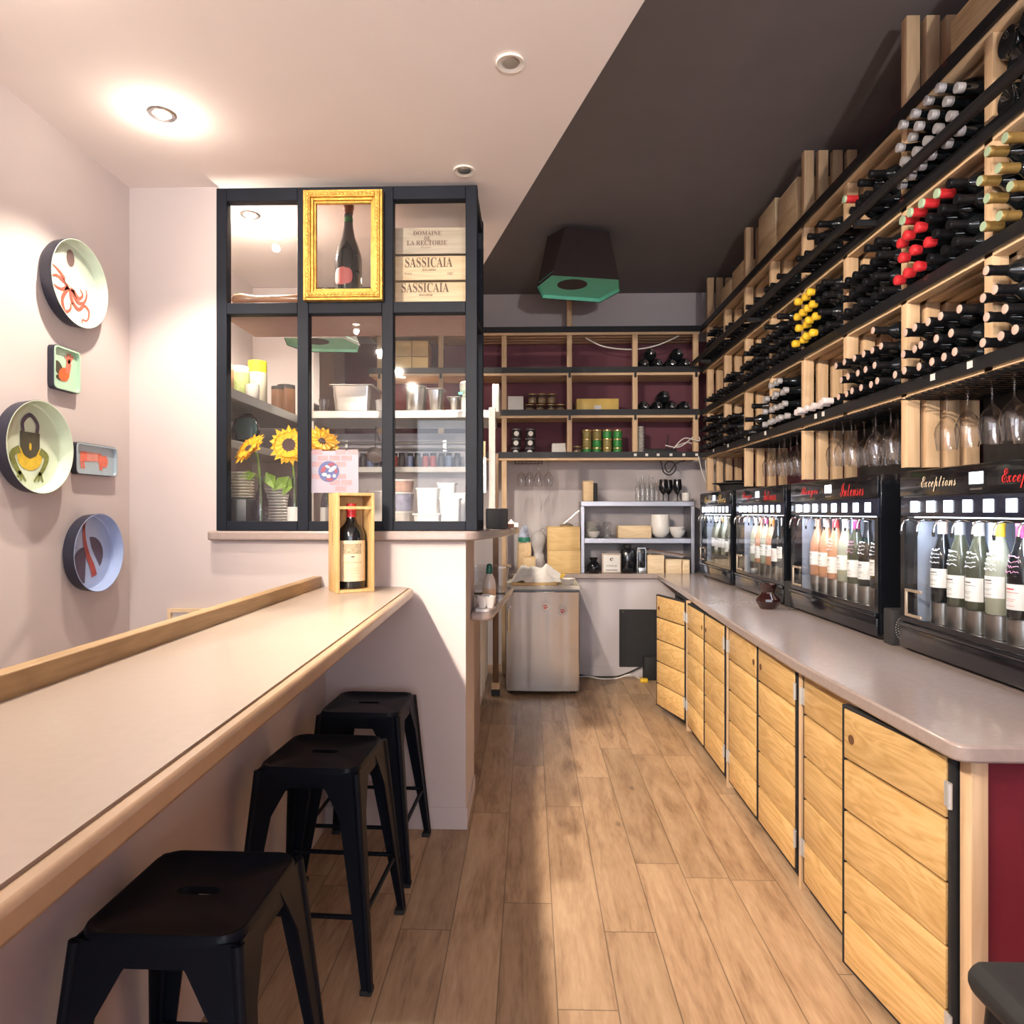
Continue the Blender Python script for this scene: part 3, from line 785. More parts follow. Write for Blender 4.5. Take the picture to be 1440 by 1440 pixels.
cabinet(1.652, 2.56, [(1.657, 1, .445, 8, .395), (2.548, -1, .435, 0, 0)], 'two door plank cabinet nearest the dark red end panel, one door ajar')
for y, lab in ((4.45, 'upright wooden strip between the far ajar cabinet and its neighbour'), (3.536, 'upright wooden strip between the two middle plank cabinets'), (2.5815, 'upright wooden strip between the two nearest plank cabinets')):
    one('cabinet_strip', box(B(), XC - .018, XC + .10, y + .027 - .0115, y + .027 + .0115, 0, .856), PINEZ, lab, 'wooden strip', bev=.001)
t = empty('end_panel', (1.45, 1.64, 0), 'dark red panel with a pale wooden post closing the near cabinet end', 'panel')
part(t, 'post', box(B(), XC - .004, XC + .036, 1.628, 1.672, 0, .856, .002), PINEZ)
part(t, 'red_board', box(B(), XC + .037, 1.865, 1.64, 1.66, 0, .856), CRIMSON)

# ------------------------------------------------------------------ wine rack on the right wall
XS = 1.50
ZR = [1.945, 2.317, 2.69, 3.045]
PY = [1.72 + .04] + [y + .04 for y in (2.235, 2.735, 3.24, 3.74, 4.24, 4.74, 5.24, 5.75)]
TALL = {2: 2.735, 4: 3.74, 6: 4.74, 8: 5.75}
rack = empty('wine_rack', (1.68, 3.6, 1.6), 'tall slatted pine wine rack filling the right wall above the dispensers', 'wine rack')
SX = [1.503, 1.581, 1.659, 1.737]
for i, y in enumerate(PY):
    tall = i in TALL
    for x in SX:
        z0 = 1.618 if tall else ZR[0] - .045
        z1 = 3.42 if tall else ZR[3] - .046
        if i == 0: z0 = 1.618
        part(rack, 'upright', box(B(), x, x + .052, y - .042, y, z0, z1, .0015), PINEZ)
Y0R, Y1R = 1.45, 5.92
for z in ZR:
    for k, x in enumerate(SX):
        part(rack, 'shelf_slat', box(B(), x, x + .052, Y0R, Y1R, z - .045, z - .005, .0015), PINE)
    part(rack, 'metal_edge', box(B(), 1.486, 1.4985, Y0R, 5.93, z - .034, z + .010), BLACKMETAL)
part(rack, 'back_board', box(B(), 1.80, 1.815, Y0R, 2.73, 1.62, 1.90), BLACKMATT)
part(rack, 'back_board', box(B(), 1.80, 1.815, 2.78, 3.735, 1.62, 1.90), BLACKMATT)
# shelf numbers
for s, y, z in (('47', 2.53, ZR[1]), ('46', 2.70, ZR[2]), ('44', 3.28, ZR[3]), ('45', 2.42, ZR[3])):
    text(rack, s, .03, .022, pm('faint_red_number', (.16, .04, .04), .6), (1.4855, y + .04, z), FACE_L, 'shelf_number')
# ladder rail
t = empty('ladder_rail', (1.43, 3.6, 2.72), 'black tubular ladder rail running along the front of the wine rack', 'rail')
part(t, 'tube', cyl(B(), (1.403, 1.45, 2.713), (1.403, 5.86, 2.713), .020, 16), BLACKMETAL)
for y in (1.6, 2.95, 4.4, 5.6): part(t, 'bracket', box(B(), 1.403, 1.4855, y - .015, y + .015, 2.668, 2.6925), BLACKMETAL)

# ------------------------------------------------------------------ bottles
def bottle_prof(r=.037, h=.30, kind='bordeaux'):
    s = h / .30
    if kind == 'bordeaux':
        p = [(0, .004), (r * .6, .002), (r * .92, 0), (r, .006), (r, .185), (r * .97, .200), (r * .80, .217), (r * .50, .232), (.0155, .245), (.0142, .262), (.0140, .287), (.0155, .288), (.0155, .297), (.013, .30), (0, .30)]
    else:
        p = [(0, .004), (r * .6, .002), (r * .92, 0), (r, .006), (r, .150), (r * .96, .168), (r * .84, .188), (r * .64, .213), (r * .48, .238), (.0152, .258), (.0142, .287), (.0155, .288), (.0155, .297), (.013, .30), (0, .30)]
    return [(a, z * s) for a, z in p]
ME = {}
def capsule_mesh(style):
    b = B()
    if style in ('silver',):
        lathe(b, [(.0163, .277), (.0168, .285), (.0172, .286), (.0172, .289), (.0168, .29), (.0172, .294), (.0172, .299), (.0165, .3025), (.008, .3032), (0, .3032)], 16, cap=False)
    elif style in ('redwax', 'yellow'):
        lathe(b, [(.0165, .268), (.018, .275), (.020, .286), (.0205, .294), (.0185, .301), (.011, .306), (0, .3075)], 16, cap=False)
    elif style == 'redfoil':
        lathe(b, [(.0175, .225), (.0172, .26), (.0172, .297), (.0165, .3005), (0, .3008)], 16, cap=False)
    else:
        lathe(b, [(.0163, .243), (.0158, .262), (.0158, .286), (.0170, .2875), (.0170, .2975), (.0160, .301), (0, .3015)], 16, cap=False)
    return b
def make_bottle(style):
    glass = BOTTLEGL
    bm = lathe(B(), bottle_prof(kind='bordeaux' if style in ('cork', 'black', 'gold') else 'burgundy'), 20, cap=False)
    o = bpy.data.objects.new('wine_bottle', mesh_of('wine_bottle', bm, glass, 40)); COL.objects.link(o)
    o['category'] = 'bottle'
    cs = {'silver': 'silver', 'redwax': 'red', 'redfoil': 'red', 'yellow': 'yellow', 'white': 'white', 'gold': 'gold', 'black': 'black', 'cork': 'black', 'bare': 'black'}[style]
    part(o, 'capsule', capsule_mesh(style), FOIL[cs], local=True)
    if style == 'redfoil': part(o, 'capsule_top', lathe(B(), [(.0174, .294), (.0174, .2985), (.016, .3025), (0, .303)], 16, cap=False), FOIL['green'], local=True)
    if style == 'cork': part(o, 'cork', lathe(B(), [(.0145, .300), (.0145, .3026), (.012, .3034), (0, .3036)], 14, cap=False), FOIL['cork'], local=True)
    if style == 'gold': part(o, 'capsule_top', lathe(B(), [(.0150, .3005), (.0150, .3028), (0, .303)], 14, cap=False), FOIL['green'], local=True)
    o.location = (0, 0, -50)
    return o
PROTO = {}
USED = set()
def put_bottle(style, x_tip, y, z, label, group, out=False):
    if style not in PROTO: PROTO[style] = make_bottle(style)
    p = PROTO[style]
    rot = (rng.uniform(0, 6.28), R(-90) + rng.uniform(-.006, .006), rng.uniform(-.006, .006))
    if style in USED: o = dup(p)
    else: o = p; USED.add(style)
    # lying with the neck towards the aisle: local Z -> -X
    o.rotation_mode = 'XYZ'; o.rotation_euler = (0, rot[1], rot[2])
    o.location = (x_tip + .30, y, z)
    o['label'] = label; o['group'] = group
    return o
LV = {'top': ZR[2], 'middle': ZR[1], 'lowest': ZR[0]}
NTH = ['at the near end', 'second from the near end', 'third from the near end', 'fourth from the near end', 'fifth from the near end', 'sixth from the near end', 'seventh from the near end', 'last, by the back wall']
DESC = {'silver': 'silver capped', 'redwax': 'round red wax capped', 'redfoil': 'long red capped', 'yellow': 'yellow wax capped', 'white': 'white capped', 'gold': 'gold capped', 'black': 'black capped', 'cork': 'dark bottle with pale cork'}
def bay(tier, k, rows, pitch=.0765, rise=.072, x0=1.435, skip=()):
    """rows bottom to top: list of strings, one letter per bottle counted from the near post; '.' = empty place"""
    key = {'s': 'silver', 'r': 'redwax', 'f': 'redfoil', 'y': 'yellow', 'w': 'white', 'g': 'gold', 'b': 'black', 'c': 'cork'}
    ya, yb = PY[k] + .002, PY[k + 1] - .044
    for j, row in enumerate(rows):
        for i, ch in enumerate(row):
            if ch == '.': continue
            st = key[ch]
            y = ya + .0385 + i * (yb - ya - .077) / 5
            if j % 2: y = ya + .0385 + (i + .5) * (yb - ya - .077) / 5
            if y > yb - .036: continue
            z = LV[tier] + .0345 + j * rise
            d = DESC[st]
            lab = f"{d}{'' if st == 'cork' else ' bottle'} lying in {tier} rack tier, bay {NTH[k]}"
            put_bottle(st, x0 + rng.uniform(-.008, .014), y, z, lab, f"{d.split(' bottle')[0]} bottles, {tier} tier, bay {NTH[k]}")
# bays counted from the near edge of the picture; PY[1]..PY[2] is the second
bay('top', 1, ['ssssss', 'sssss', 'ssssss', '.ssss'], x0=1.44)
bay('top', 2, ['bb.bbb', 'bbbb.', '.bb.f.'])
bay('top', 3, ['bbbbb.', 'bb.bb', '.b.b..'])
bay('top', 4, ['bbbbbb', '.b.bb'])
bay('top', 5, ['bbbb.b', 'b.b..'])
bay('top', 6, ['bbb.bb', '.bb..'])
bay('top', 7, ['bbbbbb', 'bbbb.', 'bbb...'])
bay('middle', 0, ['....gg', '...gg', '....gg', '...gg'], x0=1.44)
bay('middle', 1, ['bbbrrr', 'bbrrr', 'bbbrrr', 'bffff'], x0=1.436)
bay('middle', 2, ['bbbbbb', 'bbbbb', 'bbbbbb', 'bb...'], x0=1.436)
bay('middle', 3, ['bbyyyy', 'byyyy', 'bbyyyy', 'bbyyy'], x0=1.43)
bay('middle', 4, ['bbbbbb', 'bbbbb', 'bbbbbb', '.b..b'], x0=1.436)
bay('middle', 5, ['bbbbbb', 'bbbbb', 'bbbb..'], x0=1.436)
bay('middle', 6, ['bbbbbb', 'bbbb.'], x0=1.436)
bay('middle', 7, ['b.bb..', '....'], x0=1.43)
bay('lowest', 0, ['...ccc', '...cc', '....cc', '....c'], x0=1.436)
bay('lowest', 1, ['cccccc', 'ccccc', 'ccccc.', '....'], x0=1.436)
bay('lowest', 2, ['cccccc', 'ccccc', 'cccccc', 'c....'], x0=1.436)
bay('lowest', 3, ['wwwwww'], x0=1.43)
bay('lowest', 4, ['ssssss', 'sssss', 'ssssss', '.sss.'], x0=1.43)
bay('lowest', 5, ['bb..bb', '..b..', '.b....'], x0=1.43)
bay('lowest', 6, ['bbbbbb', 'bbbbb', 'bbbbbb'], x0=1.43)
bay('lowest', 7, ['bbbbbb', 'bbbbb', 'bbbbbb', '.bbb.'], x0=1.43)
# big bottles with their bases out, first bay of the top tier
mg = None
for j in range(3):
    for i in range(4 - j % 2):
        y = PY[1] - .10 - i * .108 - (.054 if j % 2 else 0)
        if mg is None:
            mg = bpy.data.objects.new('large_bottle', mesh_of('large_bottle', lathe(B(), [(0, .016), (.02, .014), (.036, .004), (.046, 0), (.051, .008), (.051, .21), (.045, .235), (.02, .262), (.017, .30), (.017, .325), (0, .325)], 26, cap=False), BOTTLEGL, 40)); COL.objects.link(mg); o = mg
            o['category'] = 'bottle'
        else: o = dup(mg)
        o.rotation_euler = (0, R(90), 0); o.location = (1.502 + rng.uniform(0, .008), y, ZR[2] + .049 + j * .0935)
        o['label'] = 'fat dark bottle lying base outwards in the top tier, rack bay at the near end'; o['group'] = 'bottles lying base outwards'
# wooden boxes on top of the rack
def crate(x0, x1, y0, y1, z0, z1, mat, label, lid=True, group=None, rz=0, txt=None):
    c = Vector(((x0 + x1) / 2, (y0 + y1) / 2, z0))
    t = empty('wooden_box', c, label, 'box', group, rz)
    hx, hy, h = (x1 - x0) / 2, (y1 - y0) / 2, z1 - z0; k = .010
    b = B()
    box(b, -hx, -hx + k, -hy, hy, 0, h - k, .001); box(b, hx - k, hx, -hy, hy, 0, h - k, .001)
    box(b, -hx + k, hx - k, -hy, -hy + k, 0, h - k, .001); box(b, -hx + k, hx - k, hy - k, hy, 0, h - k, .001)
    box(b, -hx + k, hx - k, -hy + k, hy - k, 0, k)
    part(t, 'box_body', b, mat, local=True)
    if lid: part(t, 'lid', box(B(), -hx, hx, -hy, hy, h - k + .0006, h, .001), mat, local=True)
    return t
zt = ZR[3] + .001 - .005
crate(1.52, 1.83, 1.95, 2.48, zt, zt + .17, CRATE, 'long wooden wine box on the rack top nearest the viewer')
crate(1.51, 1.80, 3.86, 4.16, zt, zt + .17, CRATE, 'wooden wine box on the rack top under the palest one')
crate(1.515, 1.80, 3.87, 4.15, zt + .171, zt + .30, CRATEX, 'pale wooden box on the rack top, highest beside the tall uprights')
crate(1.51, 1.80, 4.19, 4.50, zt, zt + .17, CRATE, 'lower wooden wine box of the middle stack on the rack top')
crate(1.51, 1.80, 4.20, 4.50, zt + .171, zt + .335, CRATEX, 'upper wooden wine box of the middle stack on the rack top')
crate(1.51, 1.80, 4.80, 5.08, zt, zt + .18, CRATE, 'wooden wine box on the rack top between the middle stack and the small far box')
crate(1.51, 1.78, 5.12, 5.38, zt, zt + .15, CRATE, 'small wooden box farthest along the rack top')

# ------------------------------------------------------------------ hanging glasses
zr = ZR[0] - .062
for ya, yb, lab in ((1.78, 2.725, 'black wire glass hanger under the rack above the nearest dispenser'), (2.78, 3.73, 'black wire glass hanger under the rack above the second dispenser'), (3.785, 4.73, 'black wire glass hanger under the rack above the third dispenser')):
    b = B(); y = ya + .02
    while y < yb - .01:
        cyl(b, (1.462, y, zr), (1.78, y, zr), .0028, 6); cyl(b, (1.462, y, zr), (1.4605, y, zr), .0032, 6)
        y += .036
    for x in (1.50, 1.64, 1.775): cyl(b, (x, ya, zr + .0055), (x, yb, zr + .0055), .0028, 6)
    for x in (1.50, 1.775):
        for yy in (ya + .05, yb - .05): cyl(b, (x, yy, zr + .006), (x, yy, zr + .0165), .003, 6)
    one('glass_hanger', b, BLACKMETAL, lab, 'rack')
def glass_mesh(b):
    # upside down: foot at z=0, bowl hanging below
    lathe(b, [(0, .0), (.033, -.001), (.035, -.003), (.012, -.006), (.0045, -.012), (.0038, -.05), (.0042, -.085), (.010, -.094), (.026, -.112), (.038, -.138), (.041, -.160), (.037, -.195), (.0325, -.222), (.0318, -.222), (.0362, -.195), (.040, -.160), (.037, -.139), (.025, -.114), (.008, -.097), (0, -.093)], 24, cap=False)
    return b
gm = mesh_of('wine_glass', glass_mesh(B()), STEM, 60)
def hang(x, y, z, label, group):
    o = bpy.data.objects.new('wine_glass', gm); COL.objects.link(o); o.location = (x, y, z); o.rotation_euler = (0, 0, rng.uniform(0, 6))
    tag(o, label, 'glass', group)
for lab, ys, xs2 in (('clear wine glass hanging upside down above the nearest dispenser', (2.55, 2.425, 2.305, 2.19, 2.07), (1.545, 1.655)),
                     ('clear wine glass hanging upside down above the second dispenser', (2.93, 3.045, 3.27, 3.36, 3.45), (1.54, 1.64, 1.74)),
                     ('clear wine glass hanging upside down above the third dispenser', (3.93, 4.02, 4.11, 4.20, 4.30, 4.40), (1.54, 1.64, 1.74))):
    for y in ys:
        for i, x in enumerate(xs2):
            if 'nearest' in lab and y > 2.38 and i: continue
            if y in (2.93,) and i > 1: continue
            hang(x + rng.uniform(-.006, .006), y, zr + .0075, lab, 'glasses' + lab.split('hanging upside down')[1])

# ------------------------------------------------------------------ wine dispensers
XM, XMB = 1.467, 1.84
WINE = {'rose': pm('rose_wine_bottle', (.50, .24, .15), .08, var=.05, coat=.4), 'pale': pm('white_wine_bottle', (.33, .34, .27), .08, var=.05, coat=.4),
        'dark': BOTTLEGL, 'green': pm('olive_bottle', (.055, .06, .04), .08, var=.05, coat=.4), 'red': pm('red_wine_bottle', (.10, .018, .025), .08, var=.05, coat=.4)}
def standing_bottle(x, y, z, glass, cap, label, group, lab_mat=PAPER, lz=(.055, .125), scrib=None, face=-90):
    bm = lathe(B(), bottle_prof(.0375, kind='burgundy'), 22, cap=False)
    o = bpy.data.objects.new('wine_bottle', mesh_of('wine_bottle', bm, WINE[glass], 40)); COL.objects.link(o)
    o.location = (x, y, z); o.scale = (1.1, 1.1, 1.03); tag(o, label, 'bottle', group)
    def wrap(name, r, z0, z1, half, mat, rr=None):
        b = B(); n = 12
        rr = rr or (r, r)
        lo = [b.verts.new((rr[0] * math.cos(R(180 + a)), rr[0] * math.sin(R(180 + a)), z0)) for a in [-half + 2 * half * i / n for i in range(n + 1)]]
        hi = [b.verts.new((rr[1] * math.cos(R(180 + a)), rr[1] * math.sin(R(180 + a)), z1)) for a in [-half + 2 * half * i / n for i in range(n + 1)]]
        for i in range(n): b.faces.new((lo[i], lo[i + 1], hi[i + 1], hi[i]))
        return part(o, name, b, mat, local=True)
    wrap('paper_label', .0381, lz[0], lz[1], 75, lab_mat)
    r3 = random.Random(int(y * 777)); hh = lz[1] - lz[0]
    b = B()
    for f_, th, half in ((.78, .004, r3.uniform(14, 30)), (.66, .0015, r3.uniform(18, 34)), (.40, .0012, 26), (.33, .0012, r3.uniform(12, 26)), (.14, .0012, 22)):
        zz = lz[0] + hh * f_; n = 8; c0 = r3.uniform(-6, 10)
        ang = [R(180 + c0 - half + 2 * half * i / n) for i in range(n + 1)]
        lo = [b.verts.new((.0384 * math.cos(a), .0384 * math.sin(a), zz)) for a in ang]; hi = [b.verts.new((.0384 * math.cos(a), .0384 * math.sin(a), zz + th)) for a in ang]
        for i in range(n): b.faces.new((lo[i], lo[i + 1], hi[i + 1], hi[i]))
    part(o, 'label_print', b, INK if r3.random() < .75 else REDINK, local=True)
    if cap: part(o, 'capsule', lathe(B(), [(.0163, .243), (.0158, .262), (.0158, .286), (.017, .2875), (.017, .2975), (.016, .301), (0, .3015)], 14, cap=False), FOIL[cap], local=True)
    if scrib:
        b = B(); r2 = random.Random(int(y * 1000))
        for row in range(4):
            zz = .195 - row * .016; rad = .0383 if zz < .15 else .0383 - (zz - .15) * .16
            pts = []
            for i in range(15):
                a = R(180 + 42 - 84 * i / 14)
                h = zz + r2.uniform(-.0045, .0045)
                pts.append((rad * math.cos(a), rad * math.sin(a), h))
            tube(b, pts, .0009 if row else .0016, 4)
        part(o, 'handwriting', b, scrib, local=True)
    return o
def dispenser(y0, y1, words, label, which, bottles):
    t = empty('wine_dispenser', (1.65, (y0 + y1) / 2, ZT), label, 'wine dispenser')
    z0, z1 = ZT + .006, 1.60; zb, zw0, zw1, zbut, zfas = 1.012, 1.035, 1.418, 1.435, 1.50
    b = B()
    box(b, XM + .012, XMB, y0, y1, z0, zb, .003)                       # base
    box(b, XM + .012, XMB, y0, y1, zw1 + .004, z1, .003)               # head
    box(b, XM + .012, XMB, y0, y0 + .035, zb, zw1 + .004); box(b, XM + .012, XMB, y1 - .035, y1, zb, zw1 + .004)
    box(b, XMB - .02, XMB, y0 + .035, y1 - .035, zb, zw1 + .004)
    part(t, 'housing', b, BLACKGLOSS)
    part(t, 'fascia', box(B(), XM, XM + .0115, y0 + .004, y1 - .004, zfas, z1 - .004, .002), BLACKGLOSS)
    part(t, 'button_panel', box(B(), XM + .003, XM + .0115, y0 + .004, y1 - .004, zw1 + .006, zfas - .003, .001), pm('button_panel_navy', (.012, .016, .035), .25, coat=.3))
    part(t, 'lower_panel', box(B(), XM - .004, XM + .0115, y0 + .004, y1 - .004, z0 + .006, zb - .02, .003), BLACKGLOSS)
    part(t, 'drip_lip', box(B(), XM - .012, XM + .0115, y0 + .004, y1 - .004, zb - .017, zb - .002, .003), BLACKGLOSS)
    # interior
    ci = B(); box(ci, XMB - .026, XMB - .021, y0 + .036, y1 - .036, zb + .001, zw1); box(ci, XM + .05, XMB - .027, y0 + .0355, y0 + .0375, zb + .001, zw1); box(ci, XM + .05, XMB - .027, y1 - .0375, y1 - .0355, zb + .001, zw1)
    part(t, 'chamber_lining', ci, CABINT)
    part(t, 'light_strip', box(B(), XM + .03, XM + .045, y0 + .05, y1 - .05, zw1 - .004, zw1 + .0035), LEDSTRIP)
    for yy in (y0 + .039, y1 - .045): part(t, 'light_strip', box(B(), XMB - .05, XMB - .035, yy, yy + .006, zb + .02, zw1 - .02), LEDSTRIP)
    # window with its frame
    f = B(); ww = .03
    for ya, yb, za, zc in ((y0 + .004, y0 + .004 + ww, zb, zw1), (y1 - .004 - ww, y1 - .004, zb, zw1), (y0 + .034, y1 - .034, zb, zb + .02), (y0 + .034, y1 - .034, zw1 - .012, zw1)): box(f, XM + .002, XM + .0115, ya, yb, za, zc)
    part(t, 'window_frame', f, BLACKGLOSS)
    part(t, 'window_glass', box(B(), XM + .005, XM + .008, y0 + .034, y1 - .034, zb + .02, zw1 - .012), GLASS)
    h = B(); yh = y1 - .065
    for ya, yb, za, zc in ((yh - .105, yh, 1.040, 1.050), (yh - .105, yh, 1.135, 1.145), (yh - .010, yh, 1.050, 1.135)): box(h, XM - .016, XM - .008, ya, yb, za, zc, .001)
    for za in (1.042, 1.137): box(h, XM - .008, XM + .003, yh - .009, yh - .001, za, za + .006)
    part(t, 'handle', h, pm('handle_alu', (.62, .5, .38), .3, metal=.7))
    n = 8
    for i in range(n):
        y = y1 - .10 - i * (y1 - y0 - .19) / (n - 1)
        part(t, 'button', box(B(), XM - .001, XM + .003, y - .0215, y + .0215, zbut + .004, zbut + .046), LED)
        tb = B(); tube(tb, [(XM + .012, y + .03, zw1 - .005), (XM - .02, y + .03, zw1 - .012), (XM - .028, y + .031, zw1 - .03), (XM - .03, y + .032, zw1 - .052)], .004, 8)
        sp_ = part(t, 'tap', tb, CHROME)
        part(sp_, 'nozzle', cyl(B(), (XM - .03, y + .032, zw1 - .05), (XM - .03, y + .032, zw1 - .066), .0055, 10, .004), BLACKMATT)
        part(t, 'bottle_lift', lathe(B(), [(0, .08), (.042, .08), (.042, .0), (0, .0)], 20, Matrix.Translation((XM + .115, y + .01, zb + .002)), cap=False), STEEL)
        g, cp, sc, lz = bottles[i % len(bottles)]
        standing_bottle(XM + .115, y + .01, zb + .0838, g, cp, f"{ {'rose': 'rose', 'pale': 'pale', 'dark': 'dark', 'green': 'olive', 'red': 'red'}[g]} wine bottle{' with ' + cp + ' capsule' if cp else ' with bare neck'}{' and white scribbles' if sc else ''} inside {which} dispenser".replace('and white', 'and pink' if sc is PINKMARK else 'and white'), f"{g} {cp or 'bare'} {'scribbled ' + sc.name if sc else ''} bottles in {which} dispenser", lz=lz, scrib=sc)
    ym = (y0 + y1) / 2
    part(t, 'display', box(B(), XM - .0008, XM + .0005, ym - .035, ym + .035, 1.533, 1.572), LED)
    part(t, 'maker_plate', box(B(), XM - .0006, XM + .0005, ym - .03, ym + .03, 1.513, 1.519), STEEL)
    (wa, ma), (wb, mb) = words
    wl = (y1 - y0) * .225
    text(t, SCRIPT(wa), wl, .058, ma, (XM - .0012, y1 - .15 - wl / 2, 1.543), FACE_L)
    text(t, SCRIPT(wb), wl * 1.05, .062, mb, (XM - .0012, y0 + .125 + wl / 2, 1.543), FACE_L)
    for ya in (y0 + .05, y1 - .05):
        for xa in (XM + .04, XMB - .04): part(t, 'foot', cyl(B(), (xa, ya, ZT), (xa, ya, ZT + .0065), .014, 12), BLACKMATT)
    l = bpy.data.lights.new('chamber_light', 'AREA'); l.shape = 'RECTANGLE'; l.size = .03; l.size_y = y1 - y0 - .12; l.energy = 3.6; l.color = (.78, .86, 1.0)
    lo = bpy.data.objects.new('chamber_light', l); COL.objects.link(lo); lo.parent = t; lo.location = Vector((XM + .05, ym, zw1 - .008)) - t.location; lo.rotation_euler = (0, R(-18), 0)
    return t
A_, C_ = (.055, .125), (.03, .11)
dispenser(1.80, 2.72, (('Exceptions', CREAMINK), ('Exceptions', REDINK)), 'black wine dispenser nearest the viewer, cut by the picture edge, with cream lettering', 'the nearest',
          [('dark', 'cork', CHALK, A_), ('green', 'silver', CHALK, C_), ('green', 'white', CHALK, C_), ('pale', 'yellow', CHALK, A_), ('dark', 'purple', PINKMARK, C_), ('dark', 'black', CHALK, C_), ('red', 'red', None, A_), ('dark', 'gold', CHALK, C_)])
dispenser(2.885, 3.84, (('Rouges', REDINK), ('Intenses', REDINK)), 'black wine dispenser with red lettering and pink wine bottles, second from the viewer', 'the second',
          [('rose', None, None, A_), ('rose', 'cork', None, A_), ('rose', 'red', CHALK, C_), ('pale', 'white', None, A_), ('green', 'purple', PINKMARK, C_), ('dark', None, CHALK, C_), ('dark', 'white', CHALK, A_), ('red', 'gold', None, A_)])
dispenser(3.94, 4.85, (('Rouges', REDINK), ('Intenses', REDINK)), 'black wine dispenser behind the small brown jug, third from the viewer', 'the third',
          [('pale', 'white', None, A_), ('rose', None, None, C_), ('pale', 'purple', None, A_), ('rose', 'orange', None, A_), ('dark', None, None, C_), ('dark', 'white', None, A_), ('red', None, None, C_), ('dark', 'gold', None, A_)])
dispenser(4.98, 5.86, (('Blancs', GOLDINK), ('Secs', GOLDINK)), 'black wine dispenser with golden lettering beside the grey metal shelves', 'the farthest',
          [('green', 'white', None, A_), ('pale', None, None, C_), ('green', 'gold', None, A_), ('pale', 'white', None, A_), ('green', None, None, C_), ('pale', 'yellow', None, A_), ('green', 'silver', None, C_), ('pale', 'gold', None, A_)])
# perforated boxes in the gaps, brown jug, tray on the last dispenser
for y, lab in ((2.80, 'small black dotted box standing between the two nearest dispensers'), (3.89, 'small black dotted box wedged behind the second dispenser')):
    t = empty('dotted_box', (1.50, y, ZT), lab, 'box')
    part(t, 'box_body', box(B(), 1.462, 1.545, y - .035, y + .035, ZT, ZT + .145, .006), BLACKMATT)
    b = B()
    for k in range(1, 4):
        for i in range(9 * k):
            a = 2 * PI * i / (9 * k)
            blob(b, .0095 * k * math.cos(a), .0095 * k * math.sin(a) * 1.6 + .07, .0023, .0023, 0, 6)
    bmesh.ops.transform(b, matrix=Matrix.Translation((1.505, y - .0354, ZT)) @ Matrix.Rotation(R(90), 4, 'X'), verts=b.verts)
    part(t, 'dot_pattern', b, pm('grey_dots', (.5, .5, .52), .5))
c = at(1080, 856, Z=ZT)
one('ceramic_jug', lathe(B(), [(0, 0), (.038, 0), (.045, .004), (.066, .045), (.064, .058), (.036, .088), (.034, .095), (.050, .138), (.0475, .138), (.031, .096), (.033, .087), (.060, .056), (.06, .05), (0, .01)], 12, Matrix.Translation(c), cap=False),
    pm('brown_glaze', (.022, .006, .006), .12, coat=.6), 'glossy dark brown waisted jug on the worktop by the third dispenser', 'jug', sharp=25)
t = empty('serving_pan', (1.62, 5.5, 1.602), 'flat black lidded pan lying on top of the farthest dispenser', 'pan')
b = B(); lathe(b, [(0, 0), (.13, 0), (.15, .05), (.16, .055), (.20, .06), (.20, .066), (0, .07)], 28, Matrix.Translation((1.66, 5.42, 1.603)), cap=False)
part(t, 'pan_body', b, BLACKMATT)
part(t, 'brim', lathe(B(), [(0, .0705), (.09, .0715), (.11, .08), (.11, .086), (0, .092)], 28, Matrix.Translation((1.66, 5.42, 1.603)), cap=False), BLACKMATT)
# ------------------------------------------------------------------ shelving on the back wall
YS = 5.95
sh = empty('back_shelving', (0, 6.15, 1.9), 'black edged pine shelving across the back wall above the metal shelf unit', 'shelving')
for x in (-1.33, -.785, -.225, .35, .925, 1.455):
    top = 3.47 if x == .35 else ZR[3] - .03
    bot = .01 if x == -.225 else ZR[0] - .04
    part(sh, 'upright', box(B(), x - .022, x + .022, YS + .002, YS + .05, bot, top, .0015), PINEZ)
    if bot > 1:
        for z in ZR[1:3]: part(sh, 'bracket', box(B(), x - .01, x + .01, YS - .014, YS - .002, z - .07, z - .02), BLACKMETAL)
for z in ZR:
    for k in range(4): part(sh, 'shelf_slat', box(B(), -1.42, 1.484, YS + .01 + k * .098, YS + .095 + k * .098, z - .04, z - .012, .0015), PINEX)
    part(sh, 'front_slat', box(B(), -1.42, 1.484, YS - .004, YS + .0015, z - .05, z - .024), PINEX)
    part(sh, 'metal_edge', box(B(), -1.42, 1.4855, YS - .016, YS - .0045, z - .028, z + .022), BLACKMETAL)
for u in (893, 909, 925, 943, 961, 979): part(sh, 'price_tag', box(B(), at(u, 640, Y=YS).x - .012, at(u, 640, Y=YS).x + .012, YS - .0175, YS - .0162, ZR[0] - .016, ZR[0] + .006), PAPER)
for y in (2.32, 2.53, 3.46, 3.55, 4.3, 4.62, 5.1, 5.5): part(rack, 'price_tag', box(B(), 1.484, 1.4855, y - .014, y + .014, ZR[0] - .02, ZR[0] + .004), PAPER)
zs = [z - .011 for z in ZR]
def X_(u): return at(u, 600, Y=YS + .03).x
def Zv(v, Y=YS + .03): return at(745, v, Y=Y).z
